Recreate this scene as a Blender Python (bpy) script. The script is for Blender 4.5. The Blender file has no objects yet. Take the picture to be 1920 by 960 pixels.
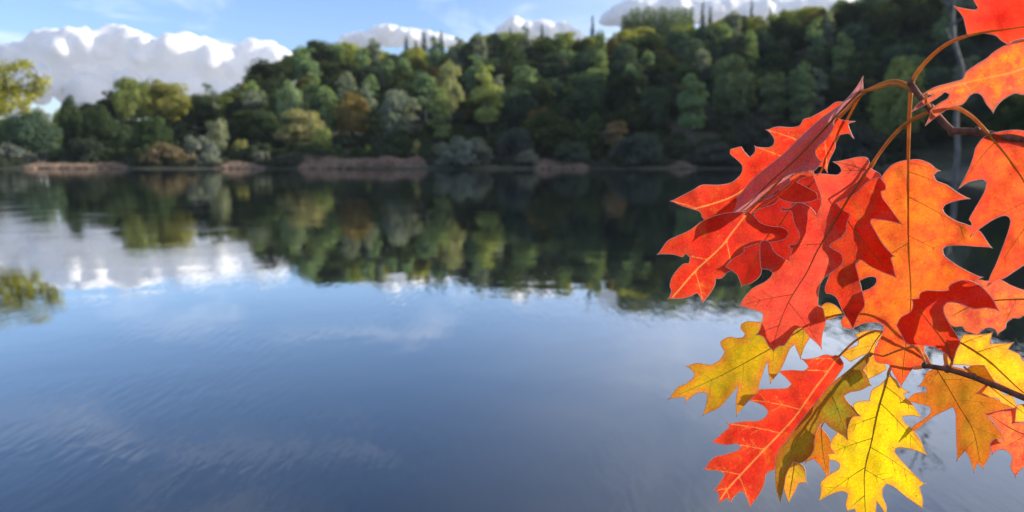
import bpy, bmesh, math, random
import numpy as np
from mathutils import Vector, noise
from mathutils.geometry import delaunay_2d_cdt

random.seed(7)
RNG = np.random.default_rng(7)
scene = bpy.context.scene
COL = scene.collection
R = math.radians

# ------------------------------------------------------------------ camera
PITCH = R(6.8)
FPX = 1507.0                      # focal length in pixels of a 1920 wide frame
CAM = Vector((0.0, 0.0, 2.0))
cam_data = bpy.data.cameras.new("camera")
cam = bpy.data.objects.new("camera", cam_data)
COL.objects.link(cam)
cam.location = CAM
cam.rotation_euler = (math.pi / 2 - PITCH, 0, 0)
cam_data.sensor_width = 36.0
cam_data.lens = FPX / 1920 * 36.0
cam_data.clip_start = 0.05
cam_data.clip_end = 20000
cam_data.dof.use_dof = True
cam_data.dof.focus_distance = 0.562
cam_data.dof.aperture_fstop = 9.5
scene.camera = cam

# ------------------------------------------------------------------ sky and sun
SUN_AZ = R(86)                    # to the right of the view direction
SUN_EL = R(19)
world = bpy.data.worlds.new("World")
scene.world = world
world.use_nodes = True
wt = world.node_tree
wt.nodes.clear()


def N(nt, kind, **kw):
    n = nt.nodes.new(kind)
    for k, v in kw.items():
        if k.startswith("i_"):
            n.inputs[k[2:].replace("_", " ")].default_value = v
        else:
            setattr(n, k, v)
    return n


def ramp(nt, fac, stops, interp='LINEAR'):
    n = nt.nodes.new("ShaderNodeValToRGB")
    n.color_ramp.interpolation = interp
    el = n.color_ramp.elements
    while len(el) < len(stops):
        el.new(0.5)
    for e, (p, c) in zip(el, stops):
        e.position = p
        e.color = c if len(c) == 4 else (*c, 1)
    nt.links.new(fac, n.inputs[0])
    return n.outputs[0]


def mixc(nt, fac, a, b, mode='MIX'):
    n = nt.nodes.new("ShaderNodeMix")
    n.data_type = 'RGBA'
    n.blend_type = mode
    for s, v in ((0, fac), (6, a), (7, b)):
        if hasattr(v, "is_linked"):
            nt.links.new(v, n.inputs[s])
        elif s == 0:
            n.inputs[s].default_value = v
        else:
            n.inputs[s].default_value = (*v, 1) if len(v) == 3 else v
    return n.outputs[2]


sky = N(wt, "ShaderNodeTexSky", sky_type='NISHITA', sun_disc=False, sun_elevation=SUN_EL,
        sun_rotation=SUN_AZ, altitude=200.0, air_density=1.0, dust_density=0.7, ozone_density=4.0)
tc = N(wt, "ShaderNodeTexCoord")
# thin high cloud: direction projected on a flat layer overhead
sep = N(wt, "ShaderNodeSeparateXYZ")
wt.links.new(tc.outputs["Generated"], sep.inputs[0])
zz = N(wt, "ShaderNodeMath", operation='MAXIMUM')
zz.inputs[1].default_value = 0.0
wt.links.new(sep.outputs[2], zz.inputs[0])
za = N(wt, "ShaderNodeMath", operation='ADD')
za.inputs[1].default_value = 0.12
wt.links.new(zz.outputs[0], za.inputs[0])
dv = N(wt, "ShaderNodeVectorMath", operation='DIVIDE')
cmb = N(wt, "ShaderNodeCombineXYZ")
for i in range(3):
    wt.links.new(za.outputs[0], cmb.inputs[i])
wt.links.new(tc.outputs["Generated"], dv.inputs[0])
wt.links.new(cmb.outputs[0], dv.inputs[1])
nz = N(wt, "ShaderNodeTexNoise")
nz.inputs["Scale"].default_value = 1.3
nz.inputs["Detail"].default_value = 5.0
nz.inputs["Roughness"].default_value = 0.55
nz.inputs["Distortion"].default_value = 0.6
wt.links.new(dv.outputs[0], nz.inputs["Vector"])
wisp = ramp(wt, nz.outputs[0], [(0.53, (0, 0, 0)), (0.85, (0.5, 0.5, 0.5))])
skyt = mixc(wt, 1.0, sky.outputs[0], (1.05, 1.0, 1.10), 'MULTIPLY')
skycol = mixc(wt, wisp, skyt, (8.0, 8.0, 8.6))
# thin veil of high cloud that whitens the sky towards the sun
dsun = N(wt, "ShaderNodeVectorMath", operation='DOT_PRODUCT')
dsun.inputs[1].default_value = (math.sin(SUN_AZ) * math.cos(SUN_EL), math.cos(SUN_AZ) * math.cos(SUN_EL), math.sin(SUN_EL))
wt.links.new(tc.outputs["Generated"], dsun.inputs[0])
veil = ramp(wt, dsun.outputs["Value"], [(0.0, (0, 0, 0)), (0.58, (1, 1, 1))], 'EASE')
streak = ramp(wt, nz.outputs[0], [(0.35, (0.28, 0.28, 0.28)), (0.65, (0.75, 0.75, 0.75))])
veil = mixc(wt, 1.0, veil, streak, 'MULTIPLY')
skycol = mixc(wt, veil, skycol, (6.4, 6.5, 7.0))
bg = N(wt, "ShaderNodeBackground")
bg.inputs[1].default_value = 0.15
wt.links.new(skycol, bg.inputs[0])
wo = N(wt, "ShaderNodeOutputWorld")
wt.links.new(bg.outputs[0], wo.inputs[0])

sun_d = bpy.data.lights.new("sun", 'SUN')
sun_d.energy = 4.8
sun_d.angle = R(0.53)
sun_d.color = (1.0, 0.93, 0.82)
sun = bpy.data.objects.new("sun", sun_d)
COL.objects.link(sun)
sdir = Vector((math.sin(SUN_AZ) * math.cos(SUN_EL), math.cos(SUN_AZ) * math.cos(SUN_EL), math.sin(SUN_EL)))
sun.rotation_euler = (-sdir).to_track_quat('-Z', 'Y').to_euler()
sun.location = (200, 200, 300)

vs = scene.view_settings
vs.view_transform = 'Standard'
vs.look = 'None'
vs.exposure = 0.55
vs.gamma = 1.0
vs.use_curve_mapping = False
scene.cycles.transparent_max_bounces = 8
scene.cycles.max_bounces = 14
scene.cycles.diffuse_bounces = 12
scene.cycles.transmission_bounces = 8

# ------------------------------------------------------------------ helpers
def ray(px, py):
    x = (px - 960.0) / FPX
    y = (480.0 - py) / FPX
    c, s = math.cos(PITCH), math.sin(PITCH)
    return Vector((x, c + y * s, -s + y * c))


def at_depth(px, py, d):
    """point of the oak spray; the whole spray slants, its right side nearer than its left"""
    d = 0.566 + 0.40 * (d - 0.566)
    d += 0.0052 * noise.noise((px / 62.0, py / 62.0, 3.3)) + 0.0011 * noise.noise((px / 21.0, py / 21.0, 8.1))
    return CAM + ray(px, py) * (d - 0.00027 * (px - 1600) + 0.00010 * (py - 480))


def at_y(px, py, Y):
    r = ray(px, py)
    return CAM + r * (Y / r.y)


def tag(o, label=None, cat=None, group=None, kind=None):
    if label: o["label"] = label
    if cat: o["category"] = cat
    if group: o["group"] = group
    if kind: o["kind"] = kind
    return o


def link(o, parent=None):
    COL.objects.link(o)
    if parent is not None:
        o.parent = parent
    return o


def empty(name, loc):
    o = bpy.data.objects.new(name, None)
    o.location = loc
    o.empty_display_size = 0.2
    return link(o)


def mesh_np(name, verts, faces, mats=(), smooth=False):
    me = bpy.data.meshes.new(name)
    me.from_pydata([tuple(v) for v in verts], [], [tuple(int(i) for i in f) for f in faces])
    for m in mats:
        me.materials.append(m)
    if smooth:
        me.polygons.foreach_set("use_smooth", [True] * len(me.polygons))
    me.update()
    return me


def tube(pts, radii, sides=6, cap=True):
    """tapered tube along a polyline -> verts, faces"""
    V, F = [], []
    n = len(pts)
    prev = None
    for i, p in enumerate(pts):
        a = pts[max(0, i - 1)]
        b = pts[min(n - 1, i + 1)]
        t = (b - a)
        t = t.normalized() if t.length > 1e-12 else Vector((0, 0, 1))
        if prev is None:
            u = t.orthogonal().normalized()
        else:
            u = (prev - t * prev.dot(t))
            u = u.normalized() if u.length > 1e-9 else t.orthogonal().normalized()
        prev = u
        w = t.cross(u)
        for k in range(sides):
            an = 2 * math.pi * k / sides
            V.append(p + (u * math.cos(an) + w * math.sin(an)) * radii[i])
    for i in range(n - 1):
        for k in range(sides):
            k2 = (k + 1) % sides
            F.append((i * sides + k, i * sides + k2, (i + 1) * sides + k2, (i + 1) * sides + k))
    if cap:
        F.append(tuple(range(sides - 1, -1, -1)))
        F.append(tuple((n - 1) * sides + k for k in range(sides)))
    return V, F


def smooth_line(pts, step):
    """Catmull-Rom through points (any Vector size)"""
    out = []
    n = len(pts)
    for i in range(n - 1):
        p0, p1, p2, p3 = pts[max(0, i - 1)], pts[i], pts[i + 1], pts[min(n - 1, i + 2)]
        k = max(1, int((p2 - p1).length / step))
        for j in range(k):
            t = j / k
            out.append(0.5 * ((2 * p1) + (p2 - p0) * t + (2 * p0 - 5 * p1 + 4 * p2 - p3) * t * t
                              + (3 * p1 - p0 - 3 * p2 + p3) * t ** 3))
    out.append(pts[-1].copy())
    return out


# ------------------------------------------------------------------ materials
def new_mat(name):
    m = bpy.data.materials.new(name)
    m.use_nodes = True
    m.node_tree.nodes.clear()
    return m, m.node_tree


def out_surface(nt, sock):
    o = N(nt, "ShaderNodeOutputMaterial")
    nt.links.new(sock, o.inputs[0])
    return o


def foliage_mat(name, trans=0.42):
    m, nt = new_mat(name)
    oi = N(nt, "ShaderNodeObjectInfo")
    t = N(nt, "ShaderNodeTexCoord")
    n1 = N(nt, "ShaderNodeTexNoise")
    n1.inputs["Scale"].default_value = 0.55
    n1.inputs["Detail"].default_value = 4
    nt.links.new(t.outputs["Object"], n1.inputs["Vector"])
    v = ramp(nt, n1.outputs[0], [(0.3, (0.55, 0.6, 0.66)), (0.7, (1.35, 1.35, 1.25))])
    c = mixc(nt, 1.0, oi.outputs["Color"], v, 'MULTIPLY')
    n2 = N(nt, "ShaderNodeTexNoise")
    n2.inputs["Scale"].default_value = 3.1
    n2.inputs["Detail"].default_value = 2
    nt.links.new(t.outputs["Object"], n2.inputs["Vector"])
    v2 = ramp(nt, n2.outputs[0], [(0.35, (0.75, 0.78, 0.85)), (0.7, (1.22, 1.22, 1.05))])
    c = mixc(nt, 1.0, c, v2, 'MULTIPLY')
    c = mixc(nt, 1.0, c, (2.05, 2.0, 2.5), 'MULTIPLY')      # the mix below shares the light between both sides
    d = N(nt, "ShaderNodeBsdfDiffuse")
    tr = N(nt, "ShaderNodeBsdfTranslucent")
    ct = mixc(nt, 1.0, c, (1.5, 1.3, 0.4), 'MULTIPLY')
    nt.links.new(c, d.inputs[0])
    nt.links.new(ct, tr.inputs[0])
    mx = N(nt, "ShaderNodeMixShader")
    mx.inputs[0].default_value = trans
    nt.links.new(d.outputs[0], mx.inputs[1])
    nt.links.new(tr.outputs[0], mx.inputs[2])
    out_surface(nt, mx.outputs[0])
    return m


def bark_mat(name, c1, c2, scale=6.0, rough=0.85):
    m, nt = new_mat(name)
    t = N(nt, "ShaderNodeTexCoord")
    mp = N(nt, "ShaderNodeMapping")
    mp.inputs["Scale"].default_value = (1, 1, 0.25)
    nt.links.new(t.outputs["Object"], mp.inputs[0])
    n = N(nt, "ShaderNodeTexNoise")
    n.inputs["Scale"].default_value = scale
    n.inputs["Detail"].default_value = 6
    nt.links.new(mp.outputs[0], n.inputs["Vector"])
    c = ramp(nt, n.outputs[0], [(0.35, c1), (0.65, c2)])
    p = N(nt, "ShaderNodeBsdfPrincipled")
    p.inputs["Roughness"].default_value = rough
    nt.links.new(c, p.inputs["Base Color"])
    b = N(nt, "ShaderNodeBump")
    b.inputs["Strength"].default_value = 0.5
    b.inputs["Distance"].default_value = 0.1 / scale
    nt.links.new(n.outputs[0], b.inputs["Height"])
    nt.links.new(b.outputs[0], p.inputs["Normal"])
    out_surface(nt, p.outputs[0])
    return m


M_FOL = foliage_mat("foliage")
M_NEEDLE = foliage_mat("needles", 0.25)
M_BARK = bark_mat("bark_dark", (0.03, 0.025, 0.02), (0.09, 0.075, 0.06), 3)
M_BIRCH = bark_mat("bark_pale", (0.09, 0.085, 0.075), (0.22, 0.21, 0.19), 2)
M_DEAD = bark_mat("bark_bleached", (0.08, 0.075, 0.07), (0.19, 0.18, 0.165), 4)


def ground_mat():
    m, nt = new_mat("forest_floor")
    t = N(nt, "ShaderNodeTexCoord")
    n = N(nt, "ShaderNodeTexNoise")
    n.inputs["Scale"].default_value = 0.15
    n.inputs["Detail"].default_value = 8
    nt.links.new(t.outputs["Object"], n.inputs["Vector"])
    c = ramp(nt, n.outputs[0], [(0.35, (0.022, 0.026, 0.012)), (0.55, (0.04, 0.045, 0.018)), (0.7, (0.07, 0.055, 0.03))])
    p = N(nt, "ShaderNodeBsdfPrincipled")
    p.inputs["Roughness"].default_value = 0.95
    nt.links.new(c, p.inputs["Base Color"])
    n2 = N(nt, "ShaderNodeTexNoise")
    n2.inputs["Scale"].default_value = 9
    n2.inputs["Detail"].default_value = 5
    nt.links.new(t.outputs["Object"], n2.inputs["Vector"])
    b = N(nt, "ShaderNodeBump")
    b.inputs["Distance"].default_value = 0.06
    nt.links.new(n2.outputs[0], b.inputs["Height"])
    nt.links.new(b.outputs[0], p.inputs["Normal"])
    out_surface(nt, p.outputs[0])
    return m


def water_mat():
    m, nt = new_mat("lake_water")
    t = N(nt, "ShaderNodeTexCoord")

    def layer(scale, rot, loc, nscale, detail, dist=0.0):
        mp = N(nt, "ShaderNodeMapping")
        mp.inputs["Scale"].default_value = scale
        mp.inputs["Rotation"].default_value = (0, 0, rot)
        mp.inputs["Location"].default_value = loc
        nt.links.new(t.outputs["Object"], mp.inputs[0])
        n = N(nt, "ShaderNodeTexNoise")
        n.inputs["Scale"].default_value = nscale
        n.inputs["Detail"].default_value = detail
        n.inputs["Distortion"].default_value = dist
        nt.links.new(mp.outputs[0], n.inputs["Vector"])
        return n.outputs[0]
    swell = layer((1, 1, 1), 0, (3, 1, 0), 0.55, 2)
    ripple = layer((1.0, 0.22, 1), R(38), (0, 0, 0), 13.0, 2, 0.4)
    patch = layer((1, 1, 1), 0, (7, 3, 0), 0.35, 2, 0.5)
    pm = ramp(nt, patch, [(0.42, (0.12, 0.12, 0.12)), (0.62, (1, 1, 1))])
    rip = N(nt, "ShaderNodeMath", operation='MULTIPLY')
    nt.links.new(ripple, rip.inputs[0])
    nt.links.new(pm, rip.inputs[1])
    b1 = N(nt, "ShaderNodeBump")
    b1.inputs["Strength"].default_value = 1.0
    b1.inputs["Distance"].default_value = 0.004
    nt.links.new(swell, b1.inputs["Height"])
    b2 = N(nt, "ShaderNodeBump")
    b2.inputs["Strength"].default_value = 1.0
    b2.inputs["Distance"].default_value = 0.0030
    nt.links.new(rip.outputs[0], b2.inputs["Height"])
    nt.links.new(b1.outputs[0], b2.inputs["Normal"])
    fr = N(nt, "ShaderNodeFresnel"); fr.inputs["IOR"].default_value = 1.333
    nt.links.new(b2.outputs[0], fr.inputs["Normal"])
    pw = N(nt, "ShaderNodeMath", operation='MULTIPLY', use_clamp=True); pw.inputs[1].default_value = 2.15
    nt.links.new(fr.outputs[0], pw.inputs[0])
    d = N(nt, "ShaderNodeBsdfDiffuse"); d.inputs[0].default_value = (0.010, 0.014, 0.020, 1)
    g = N(nt, "ShaderNodeBsdfGlossy"); g.inputs["Roughness"].default_value = 0.02; g.inputs[0].default_value = (0.98, 0.98, 0.96, 1)
    nt.links.new(b2.outputs[0], g.inputs["Normal"])
    mx = N(nt, "ShaderNodeMixShader")
    mi = N(nt, "ShaderNodeMath", operation='MINIMUM'); mi.inputs[1].default_value = 0.87
    nt.links.new(pw.outputs[0], mi.inputs[0])
    nt.links.new(mi.outputs[0], mx.inputs[0]); nt.links.new(d.outputs[0], mx.inputs[1]); nt.links.new(g.outputs[0], mx.inputs[2])
    out_surface(nt, mx.outputs[0])
    return m


# ------------------------------------------------------------------ terrain
LAKE = [(-33, 2.6), (-10, 2.9), (0, 2.7), (12, 3.0), (24, 4), (31, 30), (37, 66), (60, 118), (92, 160), (96, 180), (70, 189),
        (40, 187), (15, 190), (-10, 186), (-30, 187), (-55, 190), (-80, 188), (-105, 190), (-138, 188), (-104, 142),
        (-70, 84), (-47, 62), (-42, 30)]
LK = np.array(LAKE, float)


def lake_sd(X, Y):
    """signed distance to the shore: positive on land"""
    X = np.asarray(X, float); Y = np.asarray(Y, float)
    d = np.full(X.shape, 1e9)
    inside = np.zeros(X.shape, bool)
    n = len(LK)
    for i in range(n):
        a = LK[i]; b = LK[(i + 1) % n]
        e = b - a
        wx = X - a[0]; wy = Y - a[1]
        t = np.clip((wx * e[0] + wy * e[1]) / (e @ e), 0, 1)
        d = np.minimum(d, np.hypot(wx - e[0] * t, wy - e[1] * t))
        c = (a[1] > Y) != (b[1] > Y)
        with np.errstate(divide='ignore', invalid='ignore'):
            xx = (b[0] - a[0]) * (Y - a[1]) / (b[1] - a[1]) + a[0]
        inside ^= c & (X < xx)
    return np.where(inside, -d, d)


# treetop line of the far side: picture x -> (picture y of tops, ridge depth, ramp length)
RIDGE = [(-900, 205, 240, 60), (0, 205, 240, 60), (150, 200, 240, 60), (190, 165, 245, 60), (230, 140, 250, 65),
         (340, 150, 255, 70), (400, 168, 265, 75), (450, 150, 290, 90), (510, 108, 315, 110), (600, 85, 335, 130),
         (660, 78, 340, 135), (740, 92, 345, 140), (850, 84, 345, 140), (900, 62, 345, 140), (1050, 62, 345, 140),
         (1120, 54, 345, 140), (1180, 50, 345, 140), (1300, 46, 345, 140), (1335, 34, 345, 140), (1440, 30, 345, 140), (1560, 8, 345, 140),
         (1700, -8, 345, 140), (1920, -25, 345, 140), (2600, -30, 345, 140), (9000, -30, 345, 140)]
RX = np.array([r[0] for r in RIDGE], float)
RYR = np.array([r[2] for r in RIDGE], float)
RLEN = np.array([r[3] for r in RIDGE], float)
TREE_H = 14.0
RH = np.array([max(0.3, at_y(960 + max(-1500, min(1500, r[0] - 960)), r[1], r[2]).z - TREE_H) for r in RIDGE])


def ground_z(X, Y):
    X = np.asarray(X, float); Y = np.asarray(Y, float)
    d = lake_sd(X, Y)
    px = 960 + FPX * X / np.maximum(Y, 30.0)
    H = np.interp(px, RX, RH); L = np.interp(px, RX, RLEN)
    t = np.clip((d - 9) / L, 0, 1)
    s = t * t * (3 - 2 * t) * 0.35 + t * 0.65
    hill = H * s * np.clip((Y - 20) / 60, 0, 1)
    side = np.clip((px - 2050) / 500, 0, 1) * np.clip((Y - 130) / 70, 0, 1) * np.clip((d - 40) / 130, 0, 1)
    hill = hill + 48 * side * side * (3 - 2 * side)  # unseen right-hand hill, raised to throw shade on the slope
    land = 0.12 + np.minimum(d * 0.14, 0.9) + hill
    bump = 0.25 * np.sin(X * 0.21 + 1.3) * np.sin(Y * 0.17) + 0.6 * np.sin(X * 0.043) * np.cos(Y * 0.051)
    land = land + bump * np.clip(d / 30, 0, 1)
    bed = -np.minimum(2.2, -d * 0.25)
    return np.where(d > 0, land * np.clip(d / 0.5, 0, 1), np.minimum(bed, 0))


def gz(x, y):
    return float(ground_z(np.array([x]), np.array([y]))[0])


xs = np.concatenate([np.linspace(-1500, -300, 18), np.arange(-290, -60, 5), np.arange(-60, 60, 1.5), np.arange(60, 330, 5), np.linspace(340, 1500, 18)])
ys = np.concatenate([np.linspace(-400, -12, 14), np.arange(-10, 12, 0.7), np.arange(12, 170, 4), np.arange(170, 230, 2), np.arange(230, 400, 5), np.linspace(410, 1800, 20)])
GX, GY = np.meshgrid(xs, ys)
GZ = ground_z(GX, GY)
V = np.stack([GX, GY, GZ], -1).reshape(-1, 3)
nx, ny = len(xs), len(ys)
F = [(j * nx + i, j * nx + i + 1, (j + 1) * nx + i + 1, (j + 1) * nx + i) for j in range(ny - 1) for i in range(nx - 1)]
ground = link(bpy.data.objects.new("ground", mesh_np("ground", V, F, [ground_mat()], True)))
tag(ground, "wooded hillside and lake banks of dark earth", kind="structure")
wv = [(-150, 0, 0), (110, 0, 0), (110, 200, 0), (-150, 200, 0)]
lake = link(bpy.data.objects.new("lake", mesh_np("lake", wv, [(0, 1, 2, 3)], [water_mat()])))
tag(lake, "calm dark lake mirroring the sky and the wooded hill", kind="structure")

# ------------------------------------------------------------------ clouds
def cloud_mat():
    m, nt = new_mat("cloud_white")
    d = N(nt, "ShaderNodeBsdfDiffuse")
    d.inputs[0].default_value = (0.97, 0.97, 0.97, 1)
    tr = N(nt, "ShaderNodeBsdfTranslucent")
    tr.inputs[0].default_value = (0.97, 0.97, 0.97, 1)
    mx = N(nt, "ShaderNodeMixShader")
    mx.inputs[0].default_value = 0.42
    nt.links.new(d.outputs[0], mx.inputs[1])
    nt.links.new(tr.outputs[0], mx.inputs[2])
    out_surface(nt, mx.outputs[0])
    return m


M_CLOUD = cloud_mat()
ICO = None


def ico():
    global ICO
    if ICO is None:
        bm = bmesh.new()
        bmesh.ops.create_icosphere(bm, subdivisions=2, radius=1)
        bm.verts.ensure_lookup_table()
        ICO = (np.array([v.co[:] for v in bm.verts]), [[v.index for v in f.verts] for f in bm.faces])
        bm.free()
    return ICO


def cloud(top, base, Y, label, seed, n, rmin, rmax, voxel=8.0, deep=60, soft=6):
    """top: profile [(picture x, picture y)], base: picture y of the flat underside; filled with overlapping billows"""
    rng = np.random.default_rng(seed)
    k = Y / FPX
    tx = np.array([t[0] for t in top], float); ty = np.array([t[1] for t in top], float)
    sph = []
    for i in range(n):
        x = rng.uniform(tx[0], tx[-1])
        t = np.interp(x, tx, ty)
        room = max(2.0, base - t)
        r = min(rng.uniform(rmin, rmax), room * 0.5)
        y = t + r + (0 if rng.random() < 0.55 else rng.uniform(0, max(0.1, room - 2 * r)))
        dz = rng.uniform(-1, 1) * deep * min(1, room / 60)
        c = np.array(at_y(x, y, Y + dz * k)[:])
        sph.append((c, r * k))
        for q in range(5):
            d2 = rng.normal(size=3); d2[2] = abs(d2[2]) - 0.3; d2[1] = -abs(d2[1]); d2 /= np.linalg.norm(d2)
            sph.append((c + d2 * r * 0.8 * k, r * rng.uniform(0.3, 0.5) * k))
    iv, iff = ico()
    o = np.mean([q[0] for q in sph], axis=0)
    VV, FF = [], []
    for c, r in sph:
        b = len(VV) * len(iv)
        VV.append(iv * r * np.array([1.1, 1, 0.92]) + (c - o))
        FF += [[b + i for i in f] for f in iff]
    ob = bpy.data.objects.new("cloud", mesh_np("cloud", np.concatenate(VV), FF, [M_CLOUD], True))
    ob.location = o
    link(ob)
    md = ob.modifiers.new("remesh", 'REMESH'); md.mode = 'VOXEL'; md.voxel_size = voxel; md.use_smooth_shade = True
    s1 = ob.modifiers.new("merge", 'SMOOTH'); s1.factor = 0.5; s1.iterations = soft
    tex = bpy.data.textures.new("puff", 'CLOUDS'); tex.noise_scale = rmax * 0.8 * k; tex.noise_depth = 3
    dm = ob.modifiers.new("puffs", 'DISPLACE'); dm.texture = tex; dm.strength = rmin * 0.35 * k; dm.mid_level = 0.5
    s2 = ob.modifiers.new("soft", 'SMOOTH'); s2.factor = 0.5; s2.iterations = 3
    return tag(ob, label, "cloud", "cumulus clouds low in the sky")


cloud([(-160, 100), (-60, 85), (0, 82), (25, 84), (50, 78), (75, 62), (95, 51), (110, 58), (135, 54), (155, 50), (185, 62), (210, 52), (240, 56), (275, 70), (305, 78), (340, 62), (370, 68), (400, 82), (440, 84), (470, 84), (495, 75), (520, 84), (540, 110)],
      225, 3200, "broad grey-white cumulus bank, its right lobes sunlit, beyond the low trees", 3, 300, 16, 38, 9.0)
cloud([(645, 66), (670, 58), (690, 60), (712, 47), (730, 46), (750, 52), (780, 55), (815, 60), (840, 66), (860, 76)], 92, 3200, "small flat white cloud behind the spruce group on the ridge", 5, 110, 9, 17, 6.0, 30, 4)
cloud([(940, 52), (955, 40), (966, 30), (985, 40), (1005, 42), (1018, 36), (1030, 44), (1055, 42), (1075, 54), (1090, 62)], 80, 3200, "small bright white cloud touching the sunlit ridge trees", 8, 110, 9, 17, 6.0, 30, 4)
cloud([(1130, 34), (1150, 16), (1170, 6), (1210, -2), (1260, -6), (1300, -2), (1330, 0), (1370, -4), (1420, 2), (1460, -4), (1500, -2), (1540, -6), (1580, -8)], 50, 3200, "long white cloud behind the conifers on the hill crest", 11, 190, 12, 24, 7.0, 40, 4)

# ------------------------------------------------------------------ tree builders
def leaf_cards(P, Nrm, size, rng, aspect=0.62):
    """diamond leaf clusters at points P facing Nrm"""
    n = len(P)
    Nrm = Nrm + rng.normal(size=(n, 3)) * 0.55
    Nrm /= np.linalg.norm(Nrm, axis=1)[:, None]
    a = rng.normal(size=(n, 3))
    u = np.cross(Nrm, a); u /= np.linalg.norm(u, axis=1)[:, None]
    w = np.cross(Nrm, u)
    s = (size * rng.uniform(0.6, 1.35, n))[:, None]
    bend = Nrm * s * 0.18
    V = np.stack([P - u * s, P - w * s * aspect + bend, P + u * s, P + w * s * aspect + bend], 1).reshape(-1, 3)
    F = np.arange(4 * n).reshape(n, 4)
    return V, F


def blob_crown(rng, nblob, center, rad, blob_r, per, size, low=-0.5, fill=0.25):
    """crown of leaf clumps: blobs spread over an ellipsoid"""
    P, Nn, cen = [], [], []
    k = 0
    while k < nblob:
        d = rng.normal(size=3); d /= np.linalg.norm(d)
        if d[2] < low:
            continue
        f = rng.uniform(0.62, 0.98) if rng.random() > fill else rng.uniform(0.15, 0.6)
        c = center + d * rad * f
        r = rng.uniform(*blob_r)
        q = rng.normal(size=(per, 3)); q /= np.linalg.norm(q, axis=1)[:, None]
        q = q[(q[:, 2] > -0.55)]
        rr = r * rng.uniform(0.72, 1.12, len(q))
        sq = np.array([1, 1, 0.78])
        P.append(c + q * rr[:, None] * sq); Nn.append(q + d * 0.35 + np.array([0, 0, 0.25]))
        cen.append(c)
        k += 1
    V, F = leaf_cards(np.concatenate(P), np.concatenate(Nn), size, rng)
    return V, F, cen


def trunk_mesh(rng, h, r, cen, nlimb, mat, lean=0.4):
    pts = [Vector((0, 0, -0.6))]
    x = y = 0
    for i in range(1, 7):
        x += rng.normal() * lean * 0.3; y += rng.normal() * lean * 0.3
        pts.append(Vector((x, y, h * i / 6)))
    V, F = tube(pts, [r * (1.25 if i == 0 else 1 - 0.12 * i) for i in range(7)], 7)
    V = list(V); F = list(F)
    idx = rng.permutation(len(cen))[:nlimb]
    for i in idx:
        c = Vector(cen[i])
        t = rng.uniform(0.35, 0.9)
        s = pts[0].lerp(pts[-1], t)
        s = pts[min(6, int(t * 6))].copy()
        mid = s.lerp(c, 0.5) + Vector((0, 0, -0.25 * rng.random()))
        v, f = tube([s, mid, c], [r * 0.42, r * 0.25, r * 0.1], 5)
        b = len(V)
        V += v; F += [tuple(b + q for q in ff) for ff in f]
    return mesh_np("trunk", V, F, [mat], True)


PROTO = {}


def proto(kind, var):
    key = (kind, var)
    if key in PROTO:
        return PROTO[key]
    rng = np.random.default_rng(sum(map(ord, kind)) * 13 + var)
    if kind == 'broad':            # nominal 12 m wide, 15 m tall
        V, F, cen = blob_crown(rng, 62, np.array([0, 0, 7.6]), np.array([5.0, 5.0, 5.9]), (1.3, 2.3), 150, 0.32, -0.95, 0.15)
        tm = trunk_mesh(rng, 9, 0.28, cen, 10, M_BARK)
        size = (12.0, 15.2)
    elif kind == 'slim':           # birch or aspen, 6.5 wide, 17 tall
        V1, F1, cen = blob_crown(rng, 42, np.array([0, 0, 9.5]), np.array([2.3, 2.3, 6.7]), (0.8, 1.4), 125, 0.26, -0.98)
        V, F = V1, F1
        tm = trunk_mesh(rng, 14, 0.2, cen, 12, M_BIRCH, 0.3)
        size = (6.2, 17.2)
    elif kind == 'shrub':          # willow dome reaching the ground, 9 wide, 5 tall
        V, F, cen = blob_crown(rng, 40, np.array([0, 0, 1.6]), np.array([3.7, 3.7, 2.6]), (0.75, 1.3), 130, 0.24, -0.55, 0.2)
        tm = trunk_mesh(rng, 2.2, 0.14, cen, 14, M_BARK)
        size = (9.2, 5.2)
    elif kind == 'spruce':         # 5 wide, 16 tall
        P, Nn, cen = [], [], []
        for t in np.linspace(0.06, 1.0, 24):
            z = 1.5 + 14.0 * t
            rad = 2.6 * (1 - t) ** 0.85 + 0.12
            nb = max(4, int(13 * (1 - t) + 4))
            for b in range(nb):
                a = rng.uniform(0, 2 * math.pi)
                L = rad * rng.uniform(0.75, 1.12)
                m = max(5, int(26 * (1 - t)) + 6)
                q = rng.uniform(0.1, 1, m) * L
                P.append(np.stack([np.cos(a) * q + rng.normal(size=m) * 0.14, np.sin(a) * q + rng.normal(size=m) * 0.14, z - 0.32 * q + rng.normal(size=m) * 0.1], 1))
                Nn.append(np.tile(np.array([np.cos(a) * 0.5, np.sin(a) * 0.5, 0.9]), (m, 1)))
            cen.append(np.array([math.cos(a) * rad * 0.6, math.sin(a) * rad * 0.6, z - 0.2]))
        V, F = leaf_cards(np.concatenate(P), np.concatenate(Nn), 0.26, rng, 0.45)
        tm = trunk_mesh(rng, 15.4, 0.2, cen, 0, M_BARK, 0.05)
        size = (5.2, 15.8)
    cm = mesh_np("crown", V, F, [M_NEEDLE if kind == 'spruce' else M_FOL])
    PROTO[key] = (tm, cm, size)
    return PROTO[key]


COUNT = {}


def plant_tree(name, kind, var, x, y, width, height, color, label, cat, group=None, rot=None, zoff=-0.1):
    tm, cm, size = proto(kind, var)
    root = empty(name, (x, y, gz(x, y) + zoff))
    root.rotation_euler = (0, 0, random.uniform(0, 6.28) if rot is None else rot)
    root.scale = (width / size[0], width / size[0], height / size[1])
    tag(root, label, cat, group)
    t = link(bpy.data.objects.new("trunk", tm), root)
    c = link(bpy.data.objects.new("crown", cm), root)
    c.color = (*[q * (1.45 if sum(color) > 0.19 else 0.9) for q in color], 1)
    return root


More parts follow.
